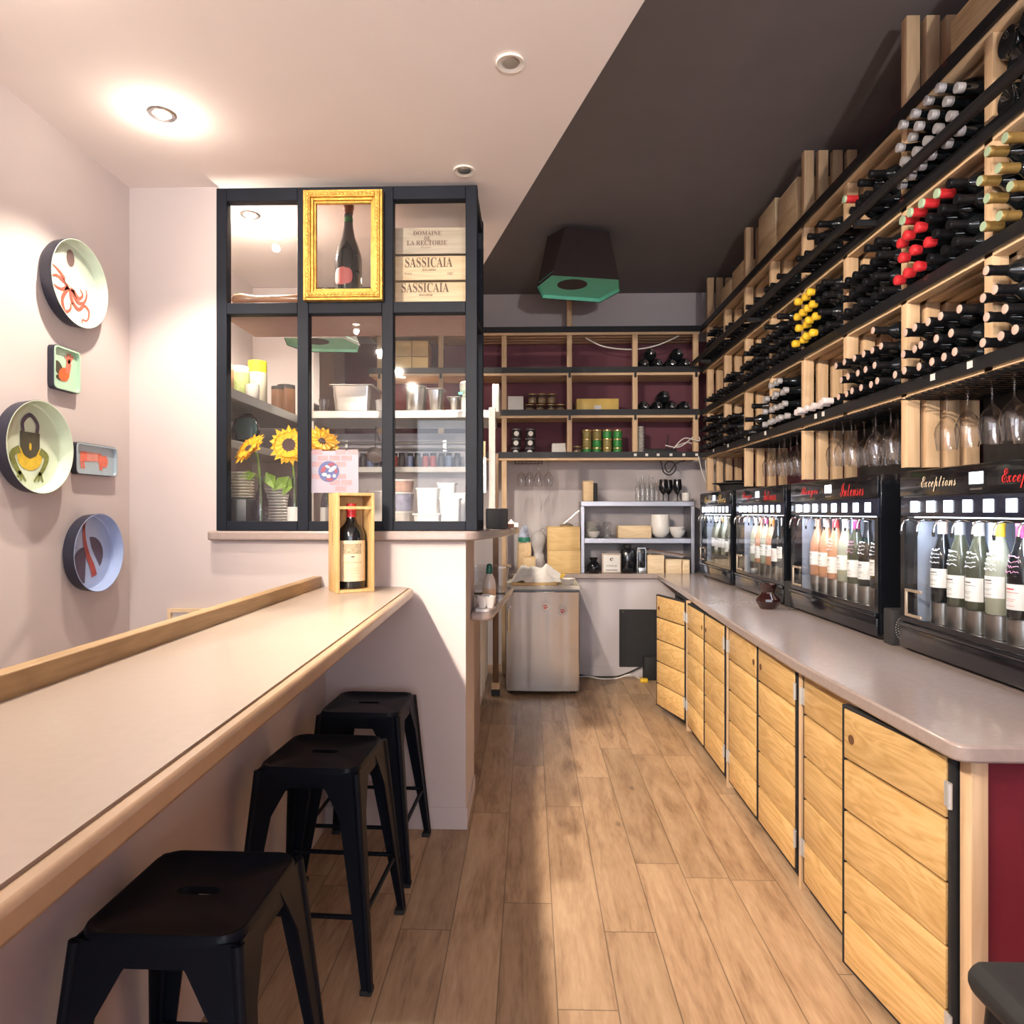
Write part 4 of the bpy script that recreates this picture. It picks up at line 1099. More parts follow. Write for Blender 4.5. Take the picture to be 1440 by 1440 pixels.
# bottles base out in the right cells
def base_out(u, y, z, cell):
    o = dup(mg); o.scale = (1.06, 1.06, .95)
    o.rotation_euler = (0, R(90), R(90)); o.location = (X_(u), y, z)
    o['label'] = f'dark bottle lying base outwards in the {cell} right cell of the back shelving'; o['group'] = f'dark bottles, {cell} right cell of the back shelving'
for u in (905, 924, 943, 962): base_out(u, YS + .02, zs[2] + .056, 'top')
for u in (914.5, 952.5): base_out(u, YS + .03, zs[2] + .056 + .092, 'top')
for u in (905, 924, 943, 962): base_out(u, YS + .02, zs[1] + .056, 'middle')
base_out(933.5, YS + .03, zs[1] + .056 + .092, 'middle')
def cable(name, pts, r, mat, label):
    return one(name, tube(B(), curl(pts), r, 6), mat, label, 'cable')
cable('white_cable', [(X_(824), YS + .05, Zv(475)), (X_(850), YS + .08, Zv(486)), (X_(890), YS + .09, Zv(490)), (X_(925), YS + .08, Zv(485)), (X_(955), YS + .05, Zv(473))], .006, WHITEPL, 'white cable sagging across the top cells of the back shelving')
# middle row
one('white_box', box(B(), X_(714), X_(736), YS + .03, YS + .15, zs[1], Zv(557), .003), WHITEPL, 'small plain white box at the left of the glass jars on the back shelving', 'box')
jm = mesh_of('glass', lathe(B(), [(.0, .0), (.038, .0), (.042, .005), (.042, .062), (.036, .07), (.036, .078), (.034, .078), (.034, .07), (.040, .061), (.040, .006), (0, .003)], 18, cap=False), JARGLASS, 60)
jc = mesh_of('preserve', lathe(B(), [(0, .004), (.039, .006), (.039, .055), (0, .055)], 16, cap=False), pm('preserve_brown', (.36, .23, .12), .5, var=.3, scale=60))
jl = mesh_of('lid', lathe(B(), [(0, .079), (.039, .079), (.041, .082), (.041, .088), (.02, .092), (0, .092)], 18, cap=False), pm('lid_amber', (.42, .28, .13), .3, metal=.3))
def clip_jar(x, y, z, label, group):
    t = bpy.data.objects.new('preserving_jar', jc); COL.objects.link(t); t.location = (x, y, z); tag(t, label, 'jar', group)
    for nm, me in (('glass', jm), ('lid', jl)):
        o = bpy.data.objects.new(nm, me); COL.objects.link(o); o.parent = t
for u, lv in ((745, 0), (760, 0), (775, 0), (788, 0), (749, 1), (762, 1), (776, 1)):
    clip_jar(X_(u), YS + .06 + .015 * lv, zs[1] + lv * .094, 'squat clip lidded glass jar piled between white box and yellow box on the back shelving', 'clip jars on the back shelving')
t = crate(X_(811), X_(870), YS + .03, YS + .25, zs[1], Zv(561), pm('yellow_box', (.66, .46, .12), .5, var=.05), 'flat yellow wooden box in the middle of the back shelving')
part(t, 'clasp', box(B(), -.03, .03, -.113, -.1101, .03, .075), PAPER, local=True)
# lower row: dark tins, bag, green jars, silver vase, router
tm = mesh_of('jar_body', lathe(B(), [(0, 0), (.044, 0), (.046, .004), (.046, .058), (.042, .064), (0, .064)], 20, cap=False), pm('dark_jar', (.035, .03, .032), .2, coat=.4))
tl = mesh_of('lid', lathe(B(), [(0, .0645), (.044, .0645), (.044, .079), (0, .080)], 20, cap=False), pm('smoked_lid', (.12, .11, .12), .25))
td_ = B(); blob(td_, 0, 0, .022, .022, .0); bmesh.ops.transform(td_, matrix=Matrix.Translation((0, -.0465, .034)) @ Matrix.Rotation(R(90), 4, 'X'), verts=td_.verts)
tdm = mesh_of('round_label', td_, PAPER)
for u in (725, 745):
    for k in range(3):
        o = bpy.data.objects.new('dark_jar', tm); COL.objects.link(o); o.location = (X_(u) + .004 * k, YS + .07, zs[0] + k * .083)
        tag(o, 'dark jar with a round white label, stacked at the left of the back shelving', 'jar', 'dark jars with white labels')
        for nm, me in (('lid', tl), ('round_label', tdm)):
            c = bpy.data.objects.new(nm, me); COL.objects.link(c); c.parent = o
b = B(); box(b, X_(776), X_(796), YS + .03, YS + .10, zs[0], zs[0] + .115, .012)
for v in b.verts: v.co += Vector((rng.uniform(-.008, .008), 0, rng.uniform(-.004, .006) if v.co.z > zs[0] + .03 else 0))
one('paper_bag', b, CLOTH, 'small crumpled white bag beside the dark jars on the back shelving', 'bag')
clip_jar(X_(812), YS + .06, zs[0], 'lone small brown jar left of the green jars on the back shelving', None)
grn = pm('green_label', (.03, .24, .05), .45, var=.1); olv = pm('olive_label', (.25, .20, .06), .45, var=.1)
gbm = lambda: lathe(B(), [(0, 0), (.038, 0), (.040, .004), (.040, .058), (.037, .062), (0, .062)], 18, cap=False)
gmesh = [mesh_of('jar_body', gbm(), grn), mesh_of('jar_body', gbm(), olv)]
glid = mesh_of('lid', lathe(B(), [(0, .0625), (.0395, .0625), (.0405, .066), (.0405, .074), (.038, .077), (0, .077)], 18, cap=False), pm('gold_lid', (.62, .47, .22), .3, metal=.7))
gmap = ['0001', '1010', '0010']
for k in range(3):
    for i, u in enumerate((826, 840, 854.5, 869)):
        m = int(['1100', '1010', '0010'][2 - k][i])
        o = bpy.data.objects.new('preserve_jar', gmesh[m]); COL.objects.link(o); o.location = (X_(u), YS + .06, zs[0] + k * .0785)
        tag(o, f"small gold lidded jar with {'olive' if m else 'green'} label in the jar block on back shelving", 'jar', f"{'olive' if m else 'green'} label jars")
        c = bpy.data.objects.new('lid', glid); COL.objects.link(c); c.parent = o
b = B(); prof = [(0, 0), (.028, 0)]
for k in range(9): prof += [(.034, .008 + k * .028), (.026, .022 + k * .028)]
prof += [(.03, .26), (.022, .262), (0, .25)]
one('bubbly_vase', lathe(b, prof, 14, Matrix.Translation((X_(894) + .048, YS + .05, zs[0])), cap=False), pm('pearly_silver', (.62, .60, .58), .25, metal=.5), 'tall knobbly silver vase standing by the upright on the back shelving', 'vase')
t = empty('router', (X_(928), YS + .12, zs[0]), 'black network box with a small lit display on the back shelving', 'router')
part(t, 'case', box(B(), X_(903), X_(952), YS + .03, YS + .20, zs[0], zs[0] + .065, .012), BLACKMATT)
part(t, 'led', box(B(), X_(919), X_(922), YS + .027, YS + .0295, zs[0] + .030, zs[0] + .037), LEDGREEN)
part(t, 'aerial', cyl(B(), (X_(941), YS + .15, zs[0] + .06), (X_(944), YS + .15, zs[0] + .20), .005, 8), BLACKMATT)
for i, (a, lab) in enumerate((((945, 632, 960, 618, 985, 622, 1000, 616), 'white cable looping from the network box to the rack, uppermost'), ((935, 630, 955, 632, 975, 618, 998, 622), 'white cable crossing behind the corner of the back shelving'), ((950, 634, 968, 628, 980, 634, 992, 640), 'grey white cable lying lowest by the network box'))):
    cable('network_cable', [(min(X_(a[k]), 1.47), YS - .005 + .045 * i - .03, max(Zv(a[k + 1]), zs[0] + .012) + .018 * i) for k in range(0, 8, 2)], .005, WHITEPL, lab)
cable('black_cable', [(X_(930), YS + .06, ZR[0] - .049), (X_(931), YS + .06, Zv(652)), (X_(934), YS + .05, Zv(664)), (X_(943), YS + .05, Zv(668)), (X_(951), YS + .05, Zv(660)), (X_(948), YS + .05, Zv(651)), (X_(939), YS + .06, Zv(650)), (X_(936), YS + .06, Zv(657)), (X_(942), YS + .07, Zv(664)), (X_(952), YS + .07, Zv(652)), (X_(965), YS + .07, ZR[0] - .049)], .006, BLACKMATT, 'black cord coiled and hanging under the lowest back shelf')
cable('hanging_wire', [(X_(980), YS - .03, ZR[0] - .02), (X_(985), YS - .03, Zv(665)), (X_(992), YS - .03, Zv(680)), (X_(990), YS - .03, Zv(650)), (X_(998), YS - .03, ZR[0] - .03)], .004, WHITEPL, 'thin white wire drooping at the corner of the back shelving')
for u in (733, 744.5, 757.5, 772): hang(X_(u), YS + .06 + (.055 if u in (744.5, 772) else 0), ZR[0] - .056, 'clear wine glass hanging upside down under the back shelving at left', 'glasses under the back shelving')
b = B()
for k in range(8): cyl(b, (X_(724) + k * .035, YS + .0, ZR[0] - .064), (X_(724) + k * .035, YS + .3, ZR[0] - .064), .003, 6)
for yy in (.02, .28): cyl(b, (X_(724), YS + yy, ZR[0] - .058), (X_(724) + .245, YS + yy, ZR[0] - .058), .003, 6)
for yy in (.02, .28):
    for k in (0, 7): cyl(b, (X_(724) + k * .035, YS + yy, ZR[0] - .058), (X_(724) + k * .035, YS + yy, ZR[0] - .041), .003, 6)
one('glass_hanger', b, BLACKMETAL, 'short wire glass hanger under the back shelving at left', 'rack')

# ------------------------------------------------------------------ metal shelf unit on the back worktop
YU = 6.0
def XU(u, Y=YU): return at(u, 700, Y=Y).x
def ZU(v, Y=YU): return at(745, v, Y=Y).z
u0, u1 = XU(817), 1.455
zt1, zt2 = ZU(705), ZU(757)
zt1s, zt2s = zt1, zt2
t = empty('metal_shelf_unit', ((u0 + u1) / 2, YU + .15, ZT), 'grey metal shelf unit standing on the back worktop', 'shelf unit')
for x in (u0, u1 - .03):
    part(t, 'side_panel', box(B(), x, x + .03, YU, YU + .30, ZT + .001, zt1 - .045), STEELSHELF, bev=.002)
part(t, 'shelf', box(B(), u0, u1, YU - .004, YU + .30, zt1 - .044, zt1), STEELSHELF, bev=.003)
part(t, 'shelf', box(B(), u0 + .031, u1 - .031, YU, YU + .30, zt2 - .044, zt2), STEELSHELF, bev=.003)
# on the top
zt1 += .001; zt2 += .001; ZT += .0005
crate(XU(821), XU(835), YU + .04, YU + .2, zt1, ZU(676), CRATE, 'upright wooden box on the top of the metal shelves')
one('black_block', box(B(), XU(835.5), XU(841), YU + .05, YU + .18, zt1, ZU(679), .004), BLACKMATT, 'narrow black block beside the upright wooden box on the metal shelves', 'block')
for i, u in enumerate((899, 905.5, 912, 918.5, 925)):
    h = (.20, .22, .235, .22, .19)[i]
    one('glass_carafe', lathe(B(), [(0, .003), (.024, 0), (.027, .006), (.027, h * .6), (.014, h * .78), (.014, h), (.0125, h), (.0125, h * .79), (.0255, h * .6), (.0255, .007), (0, .006)], 16, Matrix.Translation((XU(u), YU + .06 + .02 * (i % 2), zt1)), cap=False), JARGLASS,
        'clear slim glass bottle in the cluster on the metal shelf unit top', 'bottle', 'clear glass bottles on the metal shelf unit', sharp=60)
for u in (935, 945, 955):
    one('black_goblet', lathe(B(), [(0, 0), (.03, 0), (.03, .003), (.005, .007), (.005, .06), (.02, .075), (.039, .11), (.040, .14), (.034, .195), (.032, .195), (.037, .14), (.035, .112), (0, .08)], 20, Matrix.Translation((XU(u), YU + .07 + (.075 if u == 945 else 0), zt1)), cap=False), BLACKGLOSS,
        'black stemmed goblet on the metal shelf unit top', 'goblet', 'black goblets on the metal shelf unit', sharp=60)
one('white_mug', lathe(B(), [(0, 0), (.03, 0), (.035, .006), (.036, .075), (.033, .075), (.032, .008), (0, .006)], 20, Matrix.Translation((XU(967), YU + .07, zt1)), cap=False), WHITE, 'white mug at the right end of the metal shelf unit top', 'mug', sharp=60)
# middle shelf
for k in range(13): one('small_plate', lathe(B(), [(0, 0), (.035, 0), (.06, .004), (.066, .0075), (.064, .0085), (.034, .004), (0, .004)], 20, Matrix.Translation((XU(833), YU + .12, zt2 + k * .0115)), cap=False), WHITE, 'grey white small plate in the stack on the middle metal shelf', 'plate', 'small plates on the metal shelf', sharp=60)
def bowl(x, y, z, r, h, label, group=None, mat=None):
    return one('bowl', lathe(B(), [(0, 0), (r * .4, 0), (r * .45, .004), (r * .8, h * .45), (r, h), (r * .96, h), (r * .76, h * .48), (r * .4, .01), (0, .008)], 22, Matrix.Translation((x, y, z)), cap=False), mat or WHITE, label, 'bowl', group, sharp=60)
bowl(XU(836), YU + .045, zt2 - .0, .058, .058, 'white bowl in front of the small plates on the middle metal shelf')
for lv in range(2):
    one('storage_jar', lathe(B(), [(0, .002), (.034, 0), (.036, .005), (.036, .06), (.03, .066), (.03, .072), (.027, .072), (.034, .06), (.034, .006), (0, .004)], 18, Matrix.Translation((XU(855), YU + .06, zt2 + lv * .073)), cap=False), JARGLASS, f"clear glass jar {'on top of' if lv else 'under'} another beside the plates on the metal shelf", 'jar', sharp=60)
crate(XU(870), XU(917), YU + .03, YU + .2, zt2, ZU(738), CRATEX, 'open wooden box on the middle metal shelf left of the white vase', lid=False)
one('white_vase', lathe(B(), [(0, 0), (.03, 0), (.05, .012), (.078, .05), (.083, .10), (.083, .205), (.079, .21), (.075, .205), (.075, .10), (0, .03)], 28, Matrix.Translation((XU(931.5), YU + .10, zt2)), cap=False), WHITE, 'large rounded white vase on the middle metal shelf', 'vase', sharp=60)
for lv in range(2): bowl(XU(956) - .01 * lv, YU + .09, zt2 + .03 * lv, .072, .07, f"white bowl at the right end of the metal shelf, {'upper' if lv else 'lower'} of two nested")
# under it, on the worktop
one('black_jug', lathe(B(), [(0, 0), (.045, 0), (.062, .03), (.060, .06), (.04, .09), (.025, .105), (.04, .135), (.036, .135), (.022, .108), (0, .09)], 20, Matrix.Translation((XU(835), YU + .01, ZT)), cap=False), BLACKGLOSS, 'round black jug at the left under the metal shelves', 'jug', sharp=60)
t = empty('small_sign', (XU(859), YU - .02, ZT), 'small framed card with dark lettering standing under the metal shelves', 'sign')
part(t, 'sign_frame', box(B(), XU(846), XU(872.5), YU - .03, YU - .012, ZT, ZU(778), .002), pm('frame_pale_brown', (.45, .36, .30), .5))
part(t, 'card', box(B(), XU(848), XU(871), YU - .0312, YU - .0302, ZT + .012, ZU(780)), PAPER)
text(t, SERIF('LUDYLAB'), .09, .013, INK, (XU(859.5), YU - .0316, ZU(795)), FACE_F)
text(t, SERIF('e'), .03, .03, INK, (XU(859.5), YU - .0316, ZU(786)), FACE_F, 'emblem')
part(t, 'base_line', box(B(), XU(851), XU(868), YU - .0316, YU - .0313, ZT + .024, ZT + .030), INK)
t = empty('coffee_machine', (XU(883.5), YU + .05, ZT), 'rounded black coffee machine under the metal shelves', 'coffee machine')
b = B(); box(b, XU(873.5), XU(893.5), YU - .02, YU + .16, ZT, ZU(770), .045); part(t, 'machine_body', b, BLACKGLOSS)
b = B(); cyl(b, (XU(883.5), YU + .06, ZU(770) - .003), (XU(883.5), YU + .06, ZU(766)), .035, 18); part(t, 'tank_lid', b, BLACKMATT)
t = empty('espresso_maker', (XU(902), YU + .05, ZT), 'slim black and silver espresso maker beside the coffee machine', 'coffee machine')
part(t, 'machine_body', box(B(), XU(896.5), XU(907), YU - .02, YU + .13, ZT, ZU(770), .008), BLACKGLOSS)
b = B()
for u in (895.7, 907.2): box(b, XU(u) - .003, XU(u) + .003, YU - .028, YU - .015, ZT, ZU(771))
box(b, XU(895.7), XU(907.2), YU - .028, YU - .015, ZU(771), ZU(769.8)); part(t, 'chrome_frame', b, CHROME)
part(t, 'drip_tray', box(B(), XU(897), XU(906.5), YU - .05, YU - .021, ZT, ZT + .05, .004), STEEL)
crate(XU(910), XU(933), YU - .03, YU + .14, ZT, ZU(780), CRATEX, 'wooden box with dark edges under the metal shelves, left of the two pale ones')
crate(XU(935.5), XU(957), YU - .04, YU + .14, ZT, ZU(786), CRATEX, 'pale wooden box under the metal shelves, left one of the pale pair')
crate(XU(958.5), XU(968), YU - .05, YU + .14, ZT, ZU(786.5), CRATEX, 'pale wooden box under the metal shelves, right one by the dispenser')
one('slanted_board', box(B(), 0, .33, 0, .15, 0, .012, 0, Matrix.Translation((XU(912), YU - .01, ZU(773.5))) @ Matrix.Rotation(R(9), 4, 'Y')), pm('board_brown', (.12, .07, .05), .6), 'dark brown board lying aslant over the wooden boxes under the metal shelves', 'board')
# left of the unit
crate(XU(770), XU(816), 5.97, 6.2, ZT, ZU(773.5), CRATEY, 'lower of two stacked honey coloured wooden boxes left of the metal shelves')
crate(XU(769.5), XU(815.5), 5.97, 6.2, ZU(773.5) + .001, ZU(740.5), CRATEY, 'upper of two stacked honey coloured wooden boxes left of the metal shelves')
b = B(); tube(b, [(XU(790), 6.05, ZU(740) + .004), (XU(800), 6.05, ZU(731)), (XU(815), 6.05, ZU(718))], .006, 8); lathe(b, [(0, 0), (.055, 0), (.06, .015), (.03, .03), (0, .034)], 18, Matrix.Translation((XU(797), 6.08, ZU(740) - .001)), cap=False)
one('steel_ladle', b, STEEL, 'steel ladle with its handle leaning up on the stacked wooden boxes', 'ladle')
crate(XU(736), XU(753), 5.95, 6.08, ZT, ZU(783), CRATE, 'small wooden box with a round mark behind the fridge')
crate(XU(727), XU(747), 6.10, 6.22, ZT, ZU(764), CRATE, 'wooden box behind the small one with the round mark')
def heap(cx, cy, z0, rx, ry, h, seed, nx=40, ny=28):
    r = random.Random(seed); b = B(); G = []
    ws = [(r.uniform(0, PI), r.uniform(7, 22), r.uniform(0, 6.28), r.uniform(.4, 1)) for _ in range(7)]
    for j in range(ny + 1):
        for i in range(nx + 1):
            u, v = 2 * i / nx - 1, 2 * j / ny - 1
            wob = .12 * math.sin(3 * math.atan2(v, u) + seed) + .08 * math.sin(5 * math.atan2(v, u) + 2 * seed)
            d = math.hypot(u, v) * (1 + wob)
            f = max(0, 1 - d ** 2.2)
            rid = sum(am * (1 - abs(math.sin(math.cos(an) * u * fr_ / 3 + math.sin(an) * v * fr_ / 3 + p))) for an, fr_, p, am in ws) / sum(w_[3] for w_ in ws)
            G.append(b.verts.new((cx + rx * u, cy + ry * v, z0 + h * f ** .6 * (.25 + 1.0 * rid) if f > 0 else z0)) if d < 1.12 else None)
    W = nx + 1
    for j in range(ny):
        for i in range(nx):
            q = (G[j * W + i], G[j * W + i + 1], G[(j + 1) * W + i + 1], G[(j + 1) * W + i])
            if all(q): b.faces.new(q)
    bmesh.ops.delete(b, geom=[v for v in b.verts if not v.link_faces], context='VERTS')
    return b
def bag(cx, cy, z0, seed):
    r = random.Random(seed); b = B(); n = 26
    prof = [(r_ * .88, z_) for r_, z_ in [(.05, 0), (.068, .02), (.072, .08), (.06, .14), (.048, .165), (.066, .20), (.078, .26), (.07, .32), (.04, .355), (.02, .365)]]
    rings = []
    for rr, z in prof:
        ring = []
        for i in range(n):
            a = 2 * PI * i / n
            k = 1 + .10 * math.sin(4 * a + z * 30) + .07 * math.sin(7 * a - z * 50) + r.uniform(-.04, .04)
            ring.append(b.verts.new((cx + rr * k * math.cos(a), cy + .7 * rr * k * math.sin(a), z0 + z)))
        rings.append(ring)
    for a, c in zip(rings, rings[1:]):
        for i in range(n): b.faces.new((a[i], a[(i + 1) % n], c[(i + 1) % n], c[i]))
    b.faces.new(rings[-1]); b.faces.new(rings[0][::-1])
    tube(b, curl([(cx + .01, cy, z0 + .36), (cx + .035, cy, z0 + .40), (cx + .055, cy, z0 + .375), (cx + .03, cy, z0 + .355)]), .009, 8)
    return b
def crumple(cx, cy, z0, rx, ry, h, seed, n=22):
    """a heap of folded cloth or film"""
    r = random.Random(seed); b = B()
    rings = []
    ph = [(r.uniform(0, 6.28), r.randint(2, 5), r.uniform(.05, .16)) for _ in range(5)]
    for j in range(9):
        t_ = j / 8; a = t_ * PI / 2
        ring = []
        for i in range(n):
            th = 2 * PI * i / n
            k = 1 + sum(am * math.sin(nn * th + p + t_ * 3) for p, nn, am in ph)
            rr = math.cos(a) * k + .02
            zz = math.sin(a) * h * (1 + .35 * math.sin(3 * th + seed) * (1 - t_) + r.uniform(-.06, .06))
            ring.append(b.verts.new((cx + rx * rr * math.cos(th), cy + ry * rr * math.sin(th), z0 + max(0, zz))))
        rings.append(ring)
    for a, c in zip(rings, rings[1:]):
        for i in range(n): b.faces.new((a[i], a[(i + 1) % n], c[(i + 1) % n], c[i]))
    b.faces.new(rings[-1]); b.faces.new(rings[0][::-1])
    return b
one('plastic_bag', bag(at(757, 700, Y=6.25).x, 6.25, ZT, 3), pm('pale_plastic_film', (.50, .48, .50), .3, var=.1), 'upright pale plastic bag between the small box and the stacked boxes', 'bag', sharp=60)
t = empty('wipes_pack', (XU(737), 6.10, ZU(764)), 'blue white and green pack of wipes standing on a wooden box behind the fridge', 'packet')
part(t, 'pack', crumple(XU(737), 6.16, ZU(764) + .001, .05, .04, .15, 8), pm('pack_white_blue', (.45, .5, .65), .4, var=.4, scale=25))
part(t, 'green_band', lathe(B(), [(.052, 0), (.056, .03), (.050, .045)], 20, Matrix.Translation((XU(737), 6.16, ZU(764) + .004)), cap=False), pm('pack_green', (.03, .2, .14), .4))

# ------------------------------------------------------------------ fridge and what lies on it
YFR = 5.30
fx0, fx1 = at(711, 900, Y=YFR).x, at(815, 900, Y=YFR).x
t = empty('fridge', ((fx0 + fx1) / 2, 5.6, 0), 'stainless steel undercounter fridge at the end of the aisle', 'fridge')
part(t, 'fridge_body', box(B(), fx0 + .004, fx1 - .004, YFR + .05, 5.90, .025, .83), pm('fridge_grey', (.25, .25, .26), .4, metal=.4))
SD = STEEL.copy(); SD.name = 'brushed_door_steel'
SDb = SD.node_tree.nodes['Principled BSDF']; SDb.inputs['Anisotropic'].default_value = .92; SDb.inputs['Roughness'].default_value = .24
tg = SD.node_tree.nodes.new('ShaderNodeTangent'); tg.direction_type = 'RADIAL'; tg.axis = 'Z'; SD.node_tree.links.new(tg.outputs[0], SDb.inputs['Tangent'])
dp = [(fx0 + (fx1 - fx0) * i / 60, YFR + .014 * (2 * i / 60 - 1) ** 2 + .0007 * math.sin(i * .42 + 1.2) + .0003 * math.sin(i * .83)) for i in range(61)]
part(t, 'door', prism(B(), dp + [(fx1, YFR + .045), (fx0, YFR + .045)], .03, .815), SD, bev=.006)
part(t, 'top_plate', box(B(), fx0 - .004, fx1 + .004, YFR - .006, 5.90, .831, .862), pm('fridge_top', (.55, .52, .47), .4), bev=.004)
b = B(); hx = at(715, 900, Y=YFR).x
tube(b, [(hx, YFR + .002, .69), (hx, YFR - .03, .685), (hx, YFR - .034, .66), (hx, YFR - .034, .52), (hx, YFR - .03, .49), (hx, YFR + .002, .485)], .008, 8)
part(t, 'handle', b, CHROME)
for u, v in ((767, 853), (791, 859)):
    p = at(u, v, Y=YFR)
    b = B(); blob(b, 0, 0, .036, .036, 0, 28); s = part(t, 'sticker', b, PAPER, local=True); s.location = Vector((p.x, YFR - .0012, p.z)) - t.location; s.rotation_euler = FACE_F
    b = B(); ring = []
    for dx, dy in ((-.012, .008), (.004, .010), (-.008, -.006), (.010, -.004), (-.002, -.014)):
        flat(b, [(dx - .007, dy - .004), (dx + .007, dy - .005), (dx + .008, dy + .005), (dx - .006, dy + .004)], .0006)
    part(s, 'red_print', b, REDINK, local=True)
for x in (fx0 + .05, fx1 - .05):
    for y in (YFR + .08, 5.85): part(t, 'foot', cyl(B(), (x, y, 0), (x, y, .0255), .018, 10), BLACKMATT)
zf = .862
one('cutting_board', box(B(), at(720, 822, Y=5.34).x, at(783, 822, Y=5.34).x, 5.31, 5.62, zf, zf + .022, .003), CRATEY, 'wooden board under the white cloth on the fridge', 'board')
one('dish_cloth', heap(at(753, 815, Y=5.45).x, 5.46, zf + .0235, .205, .15, .165, 5), CLOTH, 'crumpled white cloth heaped on the board over the fridge', 'cloth', sharp=60)
p = at(798, 827, Y=5.36); bowl(p.x, 5.36, zf, .06, .052, 'white bowl holding a yellow wedge on the fridge top')
b = B(); prism(b, [(0, 0), (.05, 0), (.045, .02), (.025, .03), (.006, .02)], -.009, .009, Matrix.Translation((p.x - .045, 5.36, zf + .045)) @ Matrix.Rotation(R(90), 4, 'X') @ Matrix.Rotation(R(55), 4, 'Z'))
one('lemon_wedge', b, FOIL['yellow'], 'yellow lemon wedge sticking out of the white bowl on the fridge', 'lemon')
# right of it: black hatch on the lower wall, cables
p0, p1 = at(871, 857, Y=5.92), at(928, 938, Y=5.92)
t = empty('hatch_cover', ((p0.x + p1.x) / 2, 5.92, p1.z), 'square black board screwed to the lower wall beside the far cabinet', 'panel')
part(t, 'board', box(B(), p0.x, p1.x, 5.915, 5.929, p1.z, p0.z), BLACKMATT)
for xx in (p0.x + .03, p1.x - .03): part(t, 'screw', cyl(B(), (xx, 5.9152, p0.z - .02), (xx, 5.913, p0.z - .02), .006, 10), CHROME)
t = empty('power_box', (1.03, 5.86, 0), 'low black box on the floor in front of the black board', 'box')
part(t, 'box_body', box(B(), .98, 1.09, 5.80, 5.90, 0, .20, .006), BLACKMATT)
cable('floor_cable', [(.40, 5.86, .012), (.50, 5.85, .02), (.62, 5.80, .012), (.75, 5.84, .008), (.85, 5.80, .05), (.93, 5.86, .012), (.97, 5.80, .01)], .006, WHITEPL, 'white cable on the floor under the black board')
cable('floor_cable', [(.40, 5.89, .03), (.52, 5.88, .012), (.70, 5.87, .012), (.80, 5.86, .03), (.97, 5.88, .1)], .007, BLACKMATT, 'black cable along the floor behind the white one')
one('yellow_adapter', box(B(), .935, 1.0, 5.72, 5.78, 0, .03, .008), FOIL['yellow'], 'small yellow plug lying on the floor by the far cabinet', 'plug')

# ------------------------------------------------------------------ things on the side counter and pass sill
zs2 = .95
t = empty('cup_tray', (-.235, 3.37, zs2), 'small tray holding stacked espresso cups on the side counter', 'tray')
b = B(); prism(b, round_poly([(-.27, 3.315), (-.20, 3.315), (-.17, 3.44), (-.245, 3.46)], .015), zs2, zs2 + .012); part(t, 'tray_plate', b, WHITE)
for (x, y, lv, lab) in ((-.245, 3.36, 0, 'white espresso cup at the left on the small tray'), (-.205, 3.365, 0, 'white espresso cup at the right on the small tray'), (-.225, 3.42, 0, 'white espresso cup at the back of the small tray')):
    one('espresso_cup', lathe(B(), [(0, 0), (.016, 0), (.026, .04), (.029, .058), (.026, .058), (.023, .04), (0, .008)], 18, Matrix.Translation((x * .96, y, zs2 + .013)), cap=False), WHITE, lab, 'cup', sharp=60)
t = empty('squeeze_bottle', (-.22, 3.6, zs2), 'clear squeeze bottle with a dark green cap on the side counter', 'bottle')
p = at(689, 826, Y=3.62)
M = Matrix.Translation((-.215, 3.60, zs2))
part(t, 'bottle_body', lathe(B(), [(0, 0), (.032, 0), (.035, .005), (.035, .10), (.03, .13), (.019, .155), (.017, .16), (0, .16)], 20, M, cap=False), pm('cloudy_bottle', (.62, .55, .50), .3, coat=.3), sharp=60)
part(t, 'cap', lathe(B(), [(0, .161), (.017, .161), (.017, .19), (.013, .21), (.006, .215), (0, .215)], 16, M, cap=False), pm('cap_green', (.01, .11, .075), .4))
part(t, 'paper_label', lathe(B(), [(.0356, .04), (.0356, .085)], 20, M, cap=False), pm('label_amber', (.6, .42, .28), .5))
b = B(); o_ = round_poly([(-.13, -.10), (.13, -.10), (.13, .10), (-.13, .10)], .03); i_ = [(x * .9, y * .9) for x, y in o_]; q_ = [(x * .86, y * .86) for x, y in o_]; n = len(o_)
rings = [[b.verts.new((x, y, z)) for x, y in pl_] for pl_, z in (([(x * .76, y * .76) for x, y in o_], 0), (i_, .155), (o_, .155), (o_, .162), (q_, .16), ([(x * .73, y * .73) for x, y in o_], .006))]
for a, c2 in zip(rings, rings[1:]):
    for i in range(n): b.faces.new((a[i], a[(i + 1) % n], c2[(i + 1) % n], c2[i]))
b.faces.new(rings[0][::-1]); b.faces.new(rings[-1])
one('plastic_tub', b, CLEARPL, 'large clear plastic tub on the side counter under the sill', 'tub', loc=(-.245, 4.12, zs2), sharp=60)
zsl = 1.354
one('black_caddy', box(B(), -.225, -.115, 3.46, 3.58, zsl, zsl + .105, .006), BLACKMATT, 'black box on the sill right of the window corner', 'box')
one('sill_cloth', heap(-.135, 3.92, zsl + .0005, .07, .15, .05, 12), CLOTH, 'white cloth lying on the rounded end of the sill', 'cloth', sharp=60)
one('wooden_block', box(B(), -.125, -.085, 3.62, 3.70, zsl, zsl + .022, .002), pm('reddish_wood', (.25, .10, .06), .5), 'small reddish block between black box and cloth on the sill', 'block')

